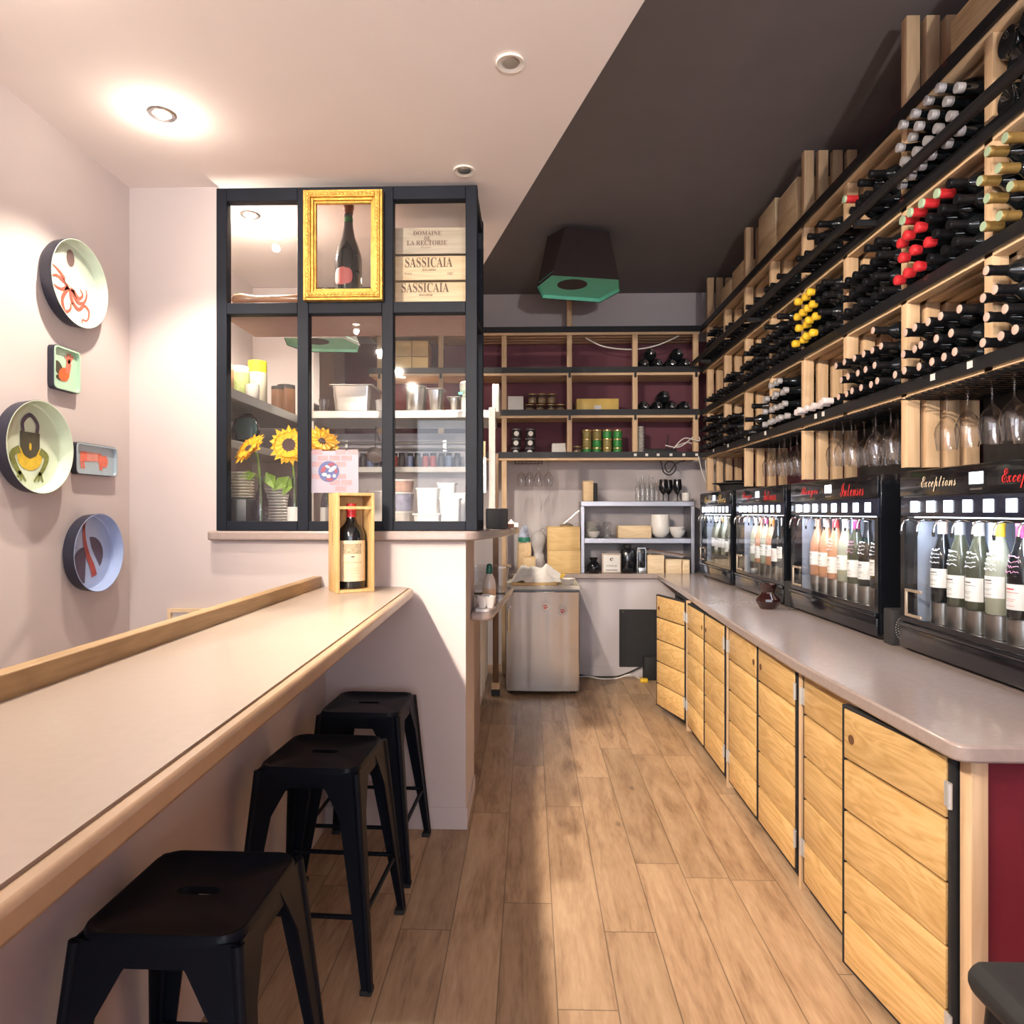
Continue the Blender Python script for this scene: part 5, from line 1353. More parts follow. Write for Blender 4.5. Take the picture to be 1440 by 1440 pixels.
# white cabinets beyond the pass
b = empty('white_cabinet', (-.38, 5.0, 0), 'white kitchen cabinet low behind the partition, beside the fridge', 'cabinet')
part(b, 'carcass', box(B(), -.415, -.345, 4.56, 5.24, .08, .90), WHITEPL, bev=.003)
part(b, 'door', box(B(), -.343, -.325, 4.57, 4.89, .19, .89), WHITEPL, bev=.003); part(b, 'door', box(B(), -.343, -.325, 4.90, 5.23, .19, .89), WHITEPL, bev=.003)
part(b, 'plinth', box(B(), -.415, -.37, 4.56, 5.24, 0, .079), PINE)
one('floor_post', box(B(), -.29, -.245, 5.30, 5.345, .10, 1.9, .002), wood('dark_post', (.2, .11, .06), (.13, .07, .035), axis=2), 'dark brown wooden post between white cabinet and fridge', 'post')
t = empty('door_stop', (-.27, 5.30, 0), 'short black and wooden block on the floor at the fridge corner', 'block')
part(t, 'black_foot', box(B(), -.30, -.235, 5.28, 5.36, 0, .05), BLACKMATT); part(t, 'wood_top', box(B(), -.30, -.235, 5.28, 5.36, .051, .0995), PINE)

# ------------------------------------------------------------------ inside the kitchen window: upper compartment
ZU1 = 2.404
one('display_shelf', box(B(), -1.42, -.28, 3.09, 3.46, 2.345, ZU1), pm('shelf_pinkish', (.40, .24, .21), .7), 'reddish display shelf behind the upper window panes', 'shelf')
def XP(u, Y): return at(u, 500, Y=Y).x
def ZP(v, Y, u=500): return at(u, v, Y=Y).z
y = 3.16
hs = [ZU1 + .001, ZP(394, y, 600), ZP(357, y, 600), ZP(317, y, 600)]
xa, xb = -.66, -.255 - .03
lab3 = ('wooden wine case with large dark lettering, lowest of three behind the window', 'wooden wine case with large dark lettering, middle of three behind the window', 'greyish wooden wine case with thin lettering, topmost of three behind the window')
cs3 = []
for k in range(3):
    cs3.append(crate(xa, xb, y, y + .28, hs[k] + (.001 if k else 0), hs[k + 1] - .0005, CRATEGREY if k == 2 else CRATEX, lab3[k], lid=False))
def print_on(t, s, u, v, wpx, hpx, mat=BROWNINK, serif=True, name='lettering'):
    k = y / FPX
    p = at(u, v, Y=y)
    text(t, SERIF(s) if serif else s, wpx * k, hpx * k, mat, (p.x, y - .0008, p.z), FACE_F, name)
print_on(cs3[0], 'SASSICAIA', 598, 404.5, 67, 13.5); print_on(cs3[0], 'BOLGHERI', 599, 415, 19, 3)
print_on(cs3[1], 'SASSICAIA', 603, 369, 67, 14); print_on(cs3[1], 'BOLGHERI', 603.5, 379.7, 19, 3); print_on(cs3[1], 'ITALIA', 574, 385, 11, 3); print_on(cs3[1], '1987', 633, 385, 8, 4)
print_on(cs3[2], 'DOMAINE', 601, 328, 40, 6); print_on(cs3[2], 'DE', 601, 335.2, 9, 5.5); print_on(cs3[2], 'LA RECTORIE', 600.5, 341.5, 57, 6.5); 
text(cs3[2], SCRIPT('Banyuls'), .05, .010, BROWNINK, (at(599, 348.3, Y=y).x, y - .0008, at(599, 348.3, Y=y).z), FACE_F)
# magnum behind a gilt frame
g0, g1 = at(428, 424, Y=3.02), at(539, 268.5, Y=3.02)
t = empty('gilt_frame', ((g0.x + g1.x) / 2, 3.02, g0.z), 'ornate gilt picture frame fixed over the middle upper window pane', 'picture frame')
fb = B(); wv = .055
for (w0, w1, d0, d1) in ((0, .012, 3.000, 3.034), (.012, .034, 2.992, 3.034), (.034, .046, 3.003, 3.034), (.046, wv, 3.012, 3.034)):
    a0, a1, c0, c1 = g0.x + w0, g1.x - w0, g0.z + w0, g1.z - w0
    ring_frame(fb, a0, a1, c0, c1, w1 - w0, d0, d1)
part(t, 'moulding', fb, GOLDLEAF, bev=.0025)
ob = B(); step = .017
def beads(xa_, za_, xb_, zb_):
    L = math.hypot(xb_ - xa_, zb_ - za_); n_ = int(L / step)
    for i in range(n_ + 1):
        x_, z_ = xa_ + (xb_ - xa_) * i / n_, za_ + (zb_ - za_) * i / n_
        sphere(ob, (x_, 2.990, z_), .0082, 1.0 if zb_ == za_ else .8, .55, .8 if zb_ == za_ else 1.0, 8)
m_ = .023
for q in (((g0.x + m_, g0.z + m_), (g1.x - m_, g0.z + m_)), ((g0.x + m_, g1.z - m_), (g1.x - m_, g1.z - m_)), ((g0.x + m_, g0.z + m_), (g0.x + m_, g1.z - m_)), ((g1.x - m_, g0.z + m_), (g1.x - m_, g1.z - m_))): beads(*q[0], *q[1])
part(t, 'carved_beads', ob, GOLDLEAF)
ym = 3.24
mx_, hb_ = XP(490, ym), ZP(287, ym) - ZU1
mb = empty('large_wine_bottle', (mx_, ym, ZU1), 'large dark wine bottle with a red oval label seen through the gilt frame', 'bottle')
r = .064; H = hb_
part(mb, 'bottle_body', lathe(B(), [(0, .01), (r * .7, .003), (r * .95, .001), (r, .012), (r, H * .47), (r * .95, H * .53), (r * .78, H * .60), (r * .52, H * .68), (.023, H * .78), (.0195, H * .86), (.0195, H * .955), (.021, H * .96), (.021, H * .985), (0, H * .99)], 32, cap=False), BOTTLEGL, local=True)
part(mb, 'wax_capsule', lathe(B(), [(.0205, H * .905), (.0225, H * .92), (.0225, H * .945), (.026, H * .955), (.026, H * .985), (.020, H), (0, H)], 20, cap=False), pm('wax_brown_red', (.17, .045, .035), .45), local=True)
part(mb, 'green_neck_band', lathe(B(), [(.0212, H * .815), (.0205, H * .87)], 20, cap=False), pm('neck_green', (.02, .10, .03), .5), local=True)
b = B(); rows = []
for j in range(15):
    q = -1 + 2 * j / 14; hw = .050 * (1 - abs(q) ** 2.6) ** (1 / 2.6) if abs(q) < 1 else .004
    rows.append([b.verts.new((.0648 * math.cos(R(-102) + hw * (2 * i / 10 - 1) / .0648), .0648 * math.sin(R(-102) + hw * (2 * i / 10 - 1) / .0648), H * .30 + .042 * q)) for i in range(11)])
for r0, r1 in zip(rows, rows[1:]):
    for i in range(10): b.faces.new((r0[i], r0[i + 1], r1[i + 1], r1[i]))
part(mb, 'oval_label', b, pm('oval_red', (.33, .06, .06), .55, var=.1, scale=60), local=True, sharp=60)
# pepper mill lying on the shelf
ya = 3.13; zz = ZU1 + .031
pts = [(XP(326, ya), .0), (XP(330, ya), .0), (XP(340, ya), 0), (XP(352, ya), 0), (XP(362, ya), 0), (XP(390, ya), 0), (XP(418, ya), 0), (XP(426, ya), 0)]
b = B(); tube(b, [(p[0], ya, zz + (0 if i < 3 else .0)) for i, p in enumerate(pts)], .02, 16, rs=[.010, .024, .029, .022, .017, .019, .023, .012])
for v in b.verts: v.co.z -= 0.001
one('pepper_mill', b, pm('mill_wood', (.22, .10, .05), .3, var=.2, coat=.4), 'long turned wooden pepper mill lying on the display shelf in the left upper pane', 'pepper mill')

# ------------------------------------------------------------------ inside the kitchen window: lower part
t = empty('kitchen_shelf', (-.8, 4.5, 2.03), 'long stainless steel shelf carrying pans at the back of the kitchen', 'shelf')
zk = ZP(577, 4.26, 560)
part(t, 'shelf_plate', box(B(), -1.42, -.23, 4.26, 4.79, zk - .05, zk), SATIN, bev=.004)
part(t, 'upright_post', box(B(), -.255, -.215, 4.22, 4.255, 1.355, zk + .01), pm('post_white', (.58, .55, .53), .5), bev=.002)
zl = ZP(655, 4.66, 600) - .01
one('spice_ledge', box(B(), -1.42, -.42, 4.62, 4.795, zl - .035, zl), WHITEPL, 'pale ledge carrying a row of spice jars on the kitchen back wall', 'ledge')
x = -1.33; k = 0
spice = [('dark', (.06, .05, .05)), ('rusty', (.34, .12, .06)), ('pale', (.55, .5, .45)), ('reddish', (.42, .05, .04)), ('bluish', (.16, .2, .34))]
smt = {n_: pm('spice_' + n_, c_, .4, var=.2, scale=60) for n_, c_ in spice}
cap_b = mesh_of('lid', lathe(B(), [(0, .081), (.021, .081), (.021, .10), (0, .10)], 12, cap=False), BLACKMATT)
sm_ = {n_: mesh_of('jar_body', lathe(B(), [(0, 0), (.023, 0), (.024, .004), (.024, .07), (.02, .08), (0, .08)], 14, cap=False), smt[n_]) for n_ in smt}
while x < -.46:
    n_ = spice[(k * 7 + k * k) % 5][0]
    o = bpy.data.objects.new('spice_jar', sm_[n_]); COL.objects.link(o); o.location = (x, 4.68 + .02 * (k % 2), zl)
    tag(o, f'{n_} spice jar with black lid in the row on the kitchen ledge', 'jar', f'{n_} spice jars on the kitchen ledge')
    c = bpy.data.objects.new('lid', cap_b); COL.objects.link(c); c.parent = o
    x += .055; k += 1
t = empty('utensil_rail', (-.85, 4.78, 1.93), 'pair of steel rails along the kitchen back wall under the shelf', 'rail')
for zz in (1.93, 1.885): part(t, 'rail_bar', cyl(B(), (-1.42, 4.76, zz), (-.44, 4.76, zz), .008, 10), STEEL)
for xx in (-1.3, -.6): part(t, 'bracket', box(B(), xx - .01, xx + .01, 4.76, 4.80, 1.87, 1.945), STEEL)
# gastronorm pans on the steel shelf
def pan(x0, x1, y0, y1, z0, z1, label, group=None):
    b = B(); k = .02
    cx, cy = (x0 + x1) / 2, (y0 + y1) / 2; hx, hy = (x1 - x0) / 2, (y1 - y0) / 2; h = z1 - z0
    def lp(s, z, rd): return [b.verts.new((x, y_, z)) for x, y_ in round_poly([(-hx + s, -hy + s), (hx - s, -hy + s), (hx - s, hy - s), (-hx + s, hy - s)], rd)]
    rings = [lp(.034, 0, .03), lp(.028, .006, .03), lp(.016, h - .006, .03), lp(.0, h - .004, .02), lp(0, h, .02), lp(.018, h, .03), lp(.03, .008, .03)]
    for a, c2 in zip(rings, rings[1:]):
        for i in range(len(a)): b.faces.new((a[i], a[(i + 1) % len(a)], c2[(i + 1) % len(a)], c2[i]))
    b.faces.new(rings[0][::-1]); b.faces.new(rings[-1])
    return one('steel_pan', b, STEEL, label, 'pan', group, loc=(cx, cy, z0), sharp=40)
Yk = 4.32
pan(XP(462, Yk), XP(524, Yk), Yk, Yk + .36, zk + .001, ZP(540, Yk), 'wide rectangular steel pan on the kitchen shelf behind the middle pane')
pan(XP(597, Yk), XP(624, Yk), Yk, Yk + .16, zk + .001, ZP(546, Yk), 'small deep steel pan on the kitchen shelf behind the right pane')
pan(XP(626, Yk), XP(646, Yk), Yk + .05, Yk + .3, zk + .001, ZP(556, Yk), 'low steel pan beside the small deep one on the kitchen shelf')
one('stock_pot', lathe(B(), [(0, 0), (.062, 0), (.066, .005), (.066, .17), (.071, .172), (.071, .178), (.063, .178), (.061, .01), (0, .008)], 28, Matrix.Translation((XP(582, Yk), Yk + .10, zk + .001)), cap=False), STEEL, 'tall round steel pot lit by the small lamp on the kitchen shelf', 'pot', sharp=40)
one('glass_tumbler', lathe(B(), [(0, 0), (.03, 0), (.035, .09), (.032, .09), (.028, .006), (0, .006)], 16, Matrix.Translation((XP(452, Yk), Yk + .06, zk)), cap=False), JARGLASS, 'short glass left of the wide steel pan on the kitchen shelf', 'glass', sharp=60)
one('white_tub', lathe(B(), [(0, 0), (.045, 0), (.05, .07), (.053, .072), (.053, .08), (0, .082)], 20, Matrix.Translation((XP(537, Yk), Yk + .05, zk)), cap=False), WHITEPL, 'white tub right of the wide steel pan on the kitchen shelf', 'tub')
t = empty('blender_jug', (XP(655, Yk), Yk, zk), 'white kitchen blender with a green light on the steel shelf', 'blender')
part(t, 'jug', lathe(B(), [(0, .0), (.06, 0), (.062, .09), (.05, .12), (.068, .14), (.072, .19), (.06, .20), (0, .205)], 22, Matrix.Translation((XP(660, Yk), Yk + .08, zk + .001)), cap=False), WHITEPL)
part(t, 'green_light', box(B(), XP(645, Yk), XP(650, Yk), Yk - .002, Yk + .012, ZP(555, Yk), ZP(552, Yk)), LEDGREEN)
crate_w = one('carton', box(B(), XP(692, Yk), XP(708, Yk) - .03, Yk + .02, Yk + .3, zk, ZP(540, Yk), .003), WHITEPL, 'white carton at the right end of the kitchen shelf', 'carton')
YBOX = pm('lamplit_honey', (.80, .56, .23), .5, var=.08, scale=8)
# boxes on the back shelving, behind the right pane, lamplight put into their yellow
for i in range(2):
    for j in range(2):
        xx = X_(556) + i * .15
        crate(xx, xx + .142, YS + .03, YS + .26, zs[2] + j * .145, zs[2] + j * .145 + .14, YBOX, f"honey coloured box seen through the right pane, {'upper' if j else 'lower'} {'right' if i else 'left'} of four")
# left wall shelves
zl1 = 2.045
t = empty('side_shelf', (-1.64, 3.8, zl1), 'upper steel shelf on the left kitchen wall', 'shelf')
part(t, 'shelf_plate', box(B(), XL + .005, -1.45, 3.17, 4.43, zl1 - .05, zl1), SATIN, bev=.003)
t = empty('side_shelf', (-1.64, 3.8, 1.79), 'lower steel shelf on the left kitchen wall under the hanging black bag', 'shelf')
part(t, 'shelf_plate', box(B(), XL + .005, -1.50, 3.17, 4.43, 1.765, 1.805), SATIN, bev=.003)
def tub(x, y_, z, r, h, body, cap, ch, name, label):
    t = empty(name, (x, y_, z), label, 'jar')
    part(t, 'jar_body', lathe(B(), [(0, 0), (r * .95, 0), (r, .004), (r, h), (0, h)], 20, cap=False), body, local=True)
    part(t, 'lid', lathe(B(), [(0, h + .0005), (r * .98, h + .0005), (r * .98, h + ch), (0, h + ch)], 20, cap=False), cap, local=True)
YEL = pm('yellow_cap', (.72, .66, .03), .4); LIME = pm('lime_label', (.55, .66, .28), .5, var=.2, scale=30); CRM = pm('creamy_jar', (.72, .68, .55), .5, var=.05)
BRN = pm('brown_jar', (.14, .07, .04), .3, var=.2)
tub(-1.53, 3.76, zl1, .052, .175, CRM, YEL, .065, 'spice_tub', 'cream tub with a bright yellow lid on the upper left kitchen shelf')
tub(-1.58, 3.64, zl1, .052, .15, LIME, WHITEPL, .035, 'spice_tub', 'lime labelled tub with a white lid on the upper left kitchen shelf')
tub(-1.61, 3.50, zl1, .056, .14, pm('orange_label', (.72, .45, .25), .5, var=.3, scale=25), WHITEPL, .03, 'spice_tub', 'orange labelled white lidded tub nearest on the upper left kitchen shelf')
tub(-1.492, 3.60, zl1, .036, .06, WHITEPL, WHITEPL, .02, 'spice_tub', 'low white tub on the upper left kitchen shelf before the brown jars')
tub(-1.50, 3.98, zl1, .035, .12, BRN, BLACKMATT, .02, 'spice_jar', 'brown jar with black lid on the upper left kitchen shelf')
tub(-1.52, 4.18, zl1, .055, .16, BRN, BLACKMATT, .025, 'spice_jar', 'large brown jar with black lid farthest on the upper left kitchen shelf')
b = B(); lathe(b, [(0, 0), (.055, .0), (.075, .03), (.08, .12), (.06, .20), (.03, .235), (0, .24)], 18, Matrix.Translation((-1.58, 3.72, 1.807)) @ Matrix.Scale(.6, 4, (0, 1, 0)) @ Matrix.Scale(.76, 4, (0, 0, 1)), cap=False)
t = empty('black_sack', (-1.58, 3.72, 1.807), 'black appliance with a dark teal front on the lower left kitchen shelf', 'sack')  # the black bag hanging between the two side shelves
part(t, 'sack_body', b, BLACKGLOSS)
part(t, 'teal_front', lathe(B(), [(0, .03), (.05, .05), (.065, .12), (.05, .19), (0, .215)], 16, Matrix.Translation((-1.565, 3.685, 1.807)) @ Matrix.Scale(.4, 4, (0, 1, 0)) @ Matrix.Scale(.76, 4, (0, 0, 1)), cap=False), pm('teal_plastic', (.05, .13, .13), .35))
# on the sill behind the glass
zw = 1.354
def plates(x, y_, n_, r, label, grp, mat=None):
    me = mesh_of('dinner_plate', lathe(B(), [(0, 0), (r * .55, 0), (r * .9, .006), (r, .011), (r * .98, .0125), (r * .55, .006), (0, .006)], 24, cap=False), mat or WHITE, 60)
    for k in range(n_):
        o = bpy.data.objects.new('dinner_plate', me); COL.objects.link(o); o.location = (x, y_, zz0 + k * .0145); tag(o, label, 'plate', grp)
bx0 = at(340, 715, Y=3.22).x
one('grey_bin', box(B(), bx0 - .09, bx0 + .055, 3.14, 3.30, zw, ZP(702, 3.2), .004), pm('bin_grey', (.05, .055, .065), .4), 'dark grey box under the left plate stack behind the window', 'box')
zz0 = ZP(702, 3.2) + .001
plates(bx0 - .02, 3.23, 9, .075, 'white plate in the stack on the grey box behind the left pane', 'plates on the grey box', pm('offwhite_plate', (.66, .62, .54), .35))
zz0 = zw
plates(at(385, 700, Y=3.30).x, 3.34, 16, .058, 'white saucer in the stack behind the sunflower bottles', 'saucers behind the sunflower bottles')
PETAL = pm('sunflower_petal', (.86, .45, .01), .6, var=.15, scale=60); SEED = pm('sunflower_centre', (.06, .03, .03), .8, var=.3, scale=90); LEAF = pm('sunflower_leaf', (.16, .26, .04), .6, var=.2, scale=30)
def flower(hx_, hz_, Yh, rad, yaw, tilt, base, label, leaves, cen=1):
    t = empty('sunflower', base, label, 'flower')
    h = Vector((hx_, Yh, hz_)); bs = Vector(base)
    M = Matrix.Translation(h - bs) @ Matrix.Rotation(yaw, 4, 'Z') @ Matrix.Rotation(tilt, 4, 'X')
    b = B(); r2 = random.Random(int(hx_ * 999))
    for ringi, (n_, l_, zz_) in enumerate(((19, 1.0, .0), (17, .84, .007), (13, .62, .013))):
        for i in range(n_):
            a = 2 * PI * (i + .5 * ringi) / n_ + r2.uniform(-.08, .08); L_ = rad * l_ * r2.uniform(.88, 1.05); w_ = rad * .19
            q = Matrix.Rotation(a, 4, 'Z'); lift = r2.uniform(-.006, .016)
            pt = [(rad * .18, 0, zz_), (rad * .62, w_, zz_ + .008), (L_, 0, zz_ + lift), (rad * .62, -w_, zz_ + .008), (rad * .65, 0, zz_ + .002)]
            vv = [b.verts.new(M @ q @ Vector(p)) for p in pt]
            b.faces.new((vv[0], vv[4], vv[1])); b.faces.new((vv[1], vv[4], vv[2])); b.faces.new((vv[2], vv[4], vv[3])); b.faces.new((vv[3], vv[4], vv[0]))
    part(t, 'petals', b, PETAL, local=True, sharp=0)
    part(t, 'centre', lathe(B(), [(0, -.008), (rad * .38 * cen, -.006), (rad * .40 * cen, .006), (rad * .3 * cen, .016), (0, .012)], 20, M, cap=False), SEED, local=True)
    q0 = M @ Vector((0, 0, -.008)); q1 = M @ Vector((0, 0, -.05))
    part(t, 'stem', tube(B(), curl([q0, q1, Vector((0, 0, .16)), Vector((0, 0, .02))]), .005, 8), LEAF, local=True)
    for (dx, dz, ln, ang) in leaves:
        b = B(); c0 = Vector((0, 0, .20))
        mid = Vector((dx, -.01, dz)); dr = Vector((math.cos(ang), -.15, math.sin(ang)))
        nn = Vector((-dr.z, 0, dr.x)).normalized() * ln * .30
        vv = [b.verts.new(v_) for v_ in (mid, mid + dr * ln * .4 + nn, mid + dr * ln, mid + dr * ln * .4 - nn, mid + dr * ln * .45 + Vector((0, .012, 0)))]
        for i in range(4): b.faces.new((vv[i], vv[(i + 1) % 4], vv[4]))
        tube(b, [c0 if abs(dz - .2) > .02 else Vector((0, 0, .18)), mid], .002, 5)
        part(t, 'leaf', b, LEAF, local=True, sharp=0)
def vase(x, y_, label, mat, band):
    t = empty('bottle_vase', (x, y_, zw), label, 'vase')
    part(t, 'bottle_body', lathe(B(), [(0, .002), (.033, 0), (.036, .006), (.036, .13), (.03, .16), (.016, .20), (.014, .25), (.0125, .25), (.0145, .20), (.0285, .158), (.0345, .13), (.0345, .007), (0, .005)], 20, cap=False), mat, local=True, sharp=60)
    if band:
        part(t, 'paper_label', lathe(B(), [(.0364, .03), (.0364, .11)], 20, cap=False), band, local=True)
    return t
y1_ = 3.20
v1 = at(367, 700, Y=y1_).x; v2 = at(415, 700, Y=y1_).x
SMOKE = thin_glass('smoky_bottle', (.80, .80, .86), .4, 1.5, 1.8)
vase(v1, y1_, 'clear bottle used as a vase for the left sunflower behind the window', SMOKE, None)
vase(v2, y1_, 'labelled bottle used as a vase for the middle sunflower behind the window', SMOKE, PAPER)
vase(-1.03, 3.42, 'bottle vase of the right sunflower hidden behind the dark mullion', SMOKE, PAPER)
flower(at(354, 633, Y=y1_).x, at(356, 633, Y=y1_).z, y1_ - .02, .098, R(-35), R(52), (v1, y1_, zw + .006), 'yellow sunflower turned sideways, leftmost behind the left pane', [(.03, .27, .10, R(-60)), (-.02, .26, .08, R(190))], .55)
flower(at(409, 627, Y=y1_).x, at(409, 627, Y=y1_).z, y1_ - .02, .098, R(8), R(82), (v2, y1_, zw + .006), 'yellow sunflower with dark centre half hidden by the mullion', [(-.03, .25, .10, R(225)), (-.02, .24, .09, R(250))])
flower(at(452, 622, Y=3.36).x, at(452, 622, Y=3.36).z, 3.36, .10, R(38), R(55), (-1.03, 3.42, zw + .006), 'yellow sunflower with ragged petals behind the middle pane', [(.02, .2, .08, R(-30))], .5)
# poster and sticker on the middle pane
t = empty('poster', (at(470, 665, Y=3.075).x, 3.075, at(470, 692, Y=3.075).z), 'pale pinkish poster with a round emblem stuck inside the middle pane', 'poster')
a0, a1 = at(437, 693, Y=3.075), at(504, 634, Y=3.075)
part(t, 'sheet', box(B(), a0.x, a1.x, 3.0745, 3.076, a0.z, a1.z), pm('poster_lilac', (.50, .44, .54), .5, var=.06, scale=12))
b = B(); r2 = random.Random(4)
for row in range(7):
    for c_ in range(4):
        if r2.random() < .3: continue
        xx = a0.x + .005 + c_ * .055 + (.027 if row % 2 else 0); zz_ = a0.z + .008 + row * .028
        if xx + .05 > a1.x: continue
        box(b, xx, xx + .048, 3.0735, 3.0744, zz_, zz_ + .022)
part(t, 'brick_print', b, pm('poster_pink', (.55, .33, .36), .55, var=.1, scale=30))
pc = at(462, 663, Y=3.07)
b = B(); blob(b, 0, 0, .048, .048, 0, 32); s = part(t, 'round_emblem', b, pm('emblem_blue', (.10, .13, .34), .5), local=True); s.location = Vector((pc.x, 3.0725, pc.z)) - t.location; s.rotation_euler = FACE_F
b = B()
for (x_, y_2, rx, ry, ro) in ((.018, .012, .022, .009, .6), (-.02, -.014, .012, .008, 0), (.0, -.022, .010, .008, .3), (-.005, .022, .012, .006, -.4), (.026, -.02, .008, .008, 0)): blob(b, x_, y_2, rx, ry, .0006, 14, ro)
part(s, 'emblem_shapes', b, PAPER, local=True)
b = B()
for (x_, y_2, rx, ry, ro) in ((-.024, .010, .018, .010, 1.0), (.012, .032, .016, .008, .1), (.004, -.036, .018, .007, 0), (.034, .002, .007, .012, 0)): blob(b, x_, y_2, rx, ry, .0005, 14, ro)
part(s, 'emblem_red', b, pm('emblem_red', (.36, .06, .10), .5), local=True)
# white containers behind the right pane
def container(u, v0, v1_, wpx, y_, label, mat=WHITEPL, lid=True):
    xx = at(u, v0, Y=y_).x; w_ = wpx * y_ / FPX / 2; z0 = max(zw, at(u, v1_, Y=y_).z); h_ = at(u, v0, Y=y_).z - z0
    t = empty('food_container', (xx, y_ + w_, z0), label, 'container')
    b = B(); q = [(-w_ * .82, -w_ * .82), (w_ * .82, -w_ * .82), (w_ * .82, w_ * .82), (-w_ * .82, w_ * .82)]
    lo = round_poly(q, w_ * .25); hi = [(x * 1.16, y2 * 1.16) for x, y2 in lo]; n_ = len(lo)
    A = [b.verts.new((*p, 0)) for p in lo]; C = [b.verts.new((*p, h_ - .008)) for p in hi]
    for i in range(n_): b.faces.new((A[i], A[(i + 1) % n_], C[(i + 1) % n_], C[i]))
    b.faces.new(A[::-1]); b.faces.new(C)
    part(t, 'tub_body', b, mat, local=True)
    part(t, 'lid', prism(B(), [(x * 1.08, y2 * 1.08) for x, y2 in hi], h_ - .0078, h_), WHITEPL, local=True)
LTP = pm('translucent_tub', (.66, .62, .60), .35, var=.05)
container(565, 719, 745, 26, 3.34, 'lower white food container at the left of the right pane', LTP)
container(566, 692, 718.5, 26, 3.34, 'bluish food container in the stack at the left of the right pane', pm('bluish_food', (.34, .34, .46), .4, var=.2, scale=30))
container(566, 674, 691.5, 26, 3.34, 'reddish food container topping the stack at the left of the right pane', pm('reddish_food', (.55, .36, .30), .4, var=.2, scale=30))
container(599, 722, 745, 40, 3.22, 'wide low white food container behind the right pane', LTP)
container(600, 686, 721.5, 32, 3.26, 'tall white food container standing on the wide low one', WHITEPL)
container(632, 700, 745, 30, 3.24, 'big white food container with a dark round mark behind the right pane', LTP)
container(627, 679, 715, 26, 3.50, 'white food container behind the marked one', WHITEPL)
container(646, 693, 745, 18, 3.40, 'narrow white food container at the edge of the right pane', WHITEPL)
p = at(631, 692, Y=3.236)
container(528, 690, 745, 26, 3.36, 'white food container right of the boxed bottle behind the middle pane', LTP)
t = empty('steel_ladle', (at(527, 627, Y=3.6).x, 3.6, 1.66), 'round steel ladle hanging in the kitchen behind the middle pane', 'ladle')
p = at(527, 640, Y=4.6)
part(t, 'ladle_bowl', lathe(B(), [(0, -.04), (.04, -.03), (.062, 0), (.058, 0), (.037, -.027), (0, -.036)], 22, Matrix.Translation(p) @ Matrix.Rotation(R(-60), 4, 'X'), cap=False), STEEL)
part(t, 'ladle_handle', tube(B(), [(p.x, 4.62, p.z + .05), (p.x - .01, 4.68, p.z + .2), (p.x, 4.755, 1.945)], .005, 6), STEEL)
# knives by the right post
t = empty('hanging_knife', (-.30, 4.3, 1.55), 'wooden handled knife hanging beside the white post', 'knife')
part(t, 'blade', box(B(), -.296, -.272, 4.20, 4.205, 1.56, 1.78), STEEL); part(t, 'knife_handle', box(B(), -.294, -.274, 4.195, 4.21, 1.781, 1.88, .003), CRATE)
# small lit spot under the back shelving
ks = Vector((X_(566), YS + .04, ZR[2] - .052))
t = empty('shelf_spotlight', ks, 'small lit spotlight under the back shelving above the tall steel pot', 'spotlight')
part(t, 'housing', lathe(B(), [(.026, 0), (.028, .0), (.028, .010), (0, .0105), ], 18, cap=False), STEEL, local=True)
part(t, 'lamp', lathe(B(), [(0, .002), (.025, .002), (.025, .004), (0, .004)], 18, cap=False), LAMPON, local=True)
spot('shelf_beam', ks - Vector((0, 0, .01)), 40, (1, .86, .68), 110, .8, .02)
kd = Vector((-.43, 4.28, ZC))  # added hidden lamp to light the floor and fridge front
downlight(kd.x, kd.y, True, 'lit downlight added to the kitchen ceiling, out of sight behind the wine cases')
spot('kitchen_beam', kd - Vector((0, 0, .02)), 190, (1, .86, .70), 150, .6, .03)

# ------------------------------------------------------------------ boxed bottle on the bar
zb = 1.101
cb = at(494, 836, Y=2.893); W_, D_, H_ = .160, .145, .42
t = empty('bottle_box', (cb.x, 2.893, zb), 'open fronted wooden box standing at the wall end of the bar, made for one bottle', 'box', None, R(30))
k = .012
b = B()
box(b, -W_ / 2, -W_ / 2 + k, -D_ / 2, D_ / 2, 0, H_, .0008); box(b, W_ / 2 - k, W_ / 2, -D_ / 2, D_ / 2, 0, H_, .0008)
box(b, -W_ / 2 + k, W_ / 2 - k, -D_ / 2, D_ / 2, 0, k, .0008); box(b, -W_ / 2 + k, W_ / 2 - k, -D_ / 2, D_ / 2, H_ - k, H_, .0008)
box(b, -W_ / 2 + k, W_ / 2 - k, D_ / 2 - .006, D_ / 2, k, H_ - k)
part(t, 'box_sides', b, BOXWOOD, local=True)
part(t, 'neck_board', box(B(), -W_ / 2 + k + .0005, W_ / 2 - k - .0005, -D_ / 2, -D_ / 2 + .01, H_ * .835, H_ * .865), BOXWOOD, local=True)
text(t, 'CHATEAU', .12, .016, BROWNINK, (-W_ / 2 - .0006, 0, .26), (R(90), R(90), R(-90)), 'burnt_lettering', local=True, depth=0)
bt = empty('magnum_bottle', (cb.x, 2.893, zb + k + .001), 'large red capped wine bottle with a big cream label inside the box on the bar', 'bottle', None, R(30))
r = .0585; H = .355
part(bt, 'bottle_body', lathe(B(), [(0, .01), (r * .7, .003), (r * .95, .001), (r, .012), (r, H * .60), (r * .97, H * .66), (r * .80, H * .725), (r * .5, H * .775), (.021, H * .82), (.019, H * .88), (.019, H * .99), (0, H * .99)], 32, cap=False), BOTTLEGL, local=True)
part(bt, 'capsule', lathe(B(), [(.0200, H * .84), (.0197, H * .93), (.0225, H * .935), (.0225, H * .97), (.0205, H * .975), (.0205, H * 1.02), (0, H * 1.022)], 20, cap=False), FOIL['red'], local=True)
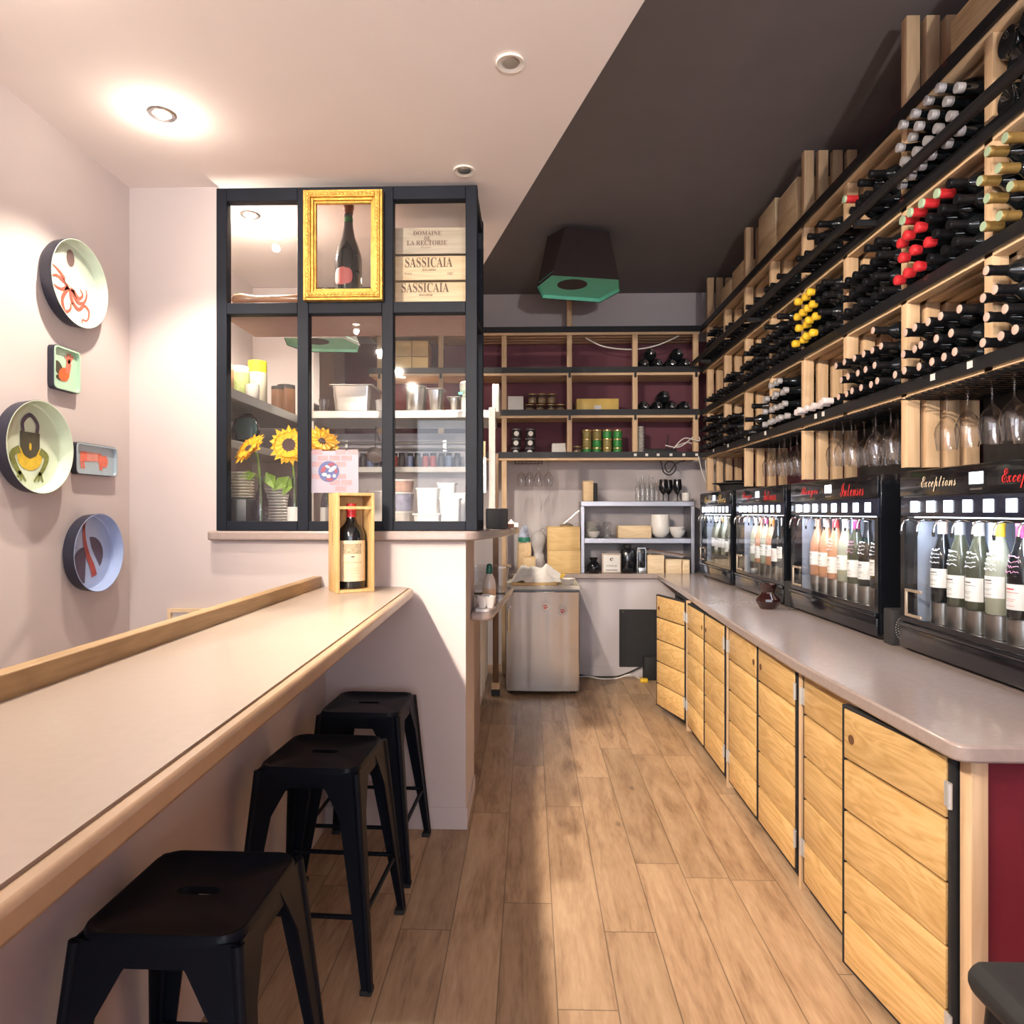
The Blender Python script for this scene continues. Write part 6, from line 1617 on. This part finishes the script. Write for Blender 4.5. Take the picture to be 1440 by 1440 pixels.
def wrap_patch(name, a0, a1, z0, z1, mat, rr):
    b = B(); n_ = 16
    lo = [b.verts.new((rr * math.cos(R(a0 + (a1 - a0) * i / n_)), rr * math.sin(R(a0 + (a1 - a0) * i / n_)), z0)) for i in range(n_ + 1)]
    hi = [b.verts.new((v.co.x, v.co.y, z1)) for v in lo]
    for i in range(n_): b.faces.new((lo[i], lo[i + 1], hi[i + 1], hi[i]))
    return part(bt, name, b, mat, local=True)
wrap_patch('paper_label', -170, -28, .032, .205, CREAM, r + .0008)
SEPIA = pm('engraving_sepia', (.42, .34, .22), .7, var=.35, scale=120)
wrap_patch('engraving', -142, -60, .148, .192, SEPIA, r + .001)
wrap_patch('vintage_bar', -106, -92, .134, .139, INK, r + .001)
b = B(); rr = r + .0012
for row, (zz_, half, am) in enumerate(((.112, 38, .004), (.088, 30, .0006), (.078, 34, .0006), (.066, 26, .0006), (.050, 36, .0006))):
    pts = [(rr * math.cos(R(-99 - half + 2 * half * i / 24)), rr * math.sin(R(-99 - half + 2 * half * i / 24)), zz_ + am * math.sin(i * 2.1) * (1 if i % 3 else .4)) for i in range(25)]
    tube(b, pts, .0007 if row == 0 else .0004, 4)
part(bt, 'script_lines', b, pm('label_ink', (.30, .2, .12), .7), local=True)

# ------------------------------------------------------------------ camera and look
cam = bpy.data.cameras.new('camera'); cam.sensor_width = 36; cam.lens = FPX / 1440 * 36; cam.clip_start = .05
co = bpy.data.objects.new('camera', cam); COL.objects.link(co); co.location = (0, 0, EYE); co.rotation_euler = (R(90), 0, YAW)
S.camera = co
S.view_settings.view_transform = 'Standard'; S.view_settings.look = 'None'; S.view_settings.gamma = 1; S.view_settings.use_curve_mapping = False
S.view_settings.exposure = EXPOSURE
S.cycles.use_denoising = True
S.cycles.max_bounces = 10; S.cycles.diffuse_bounces = 5; S.cycles.transparent_max_bounces = 40; S.cycles.glossy_bounces = 4
S.cycles.sample_clamp_indirect = 6
S.cycles.caustics_reflective = False; S.cycles.caustics_refractive = False
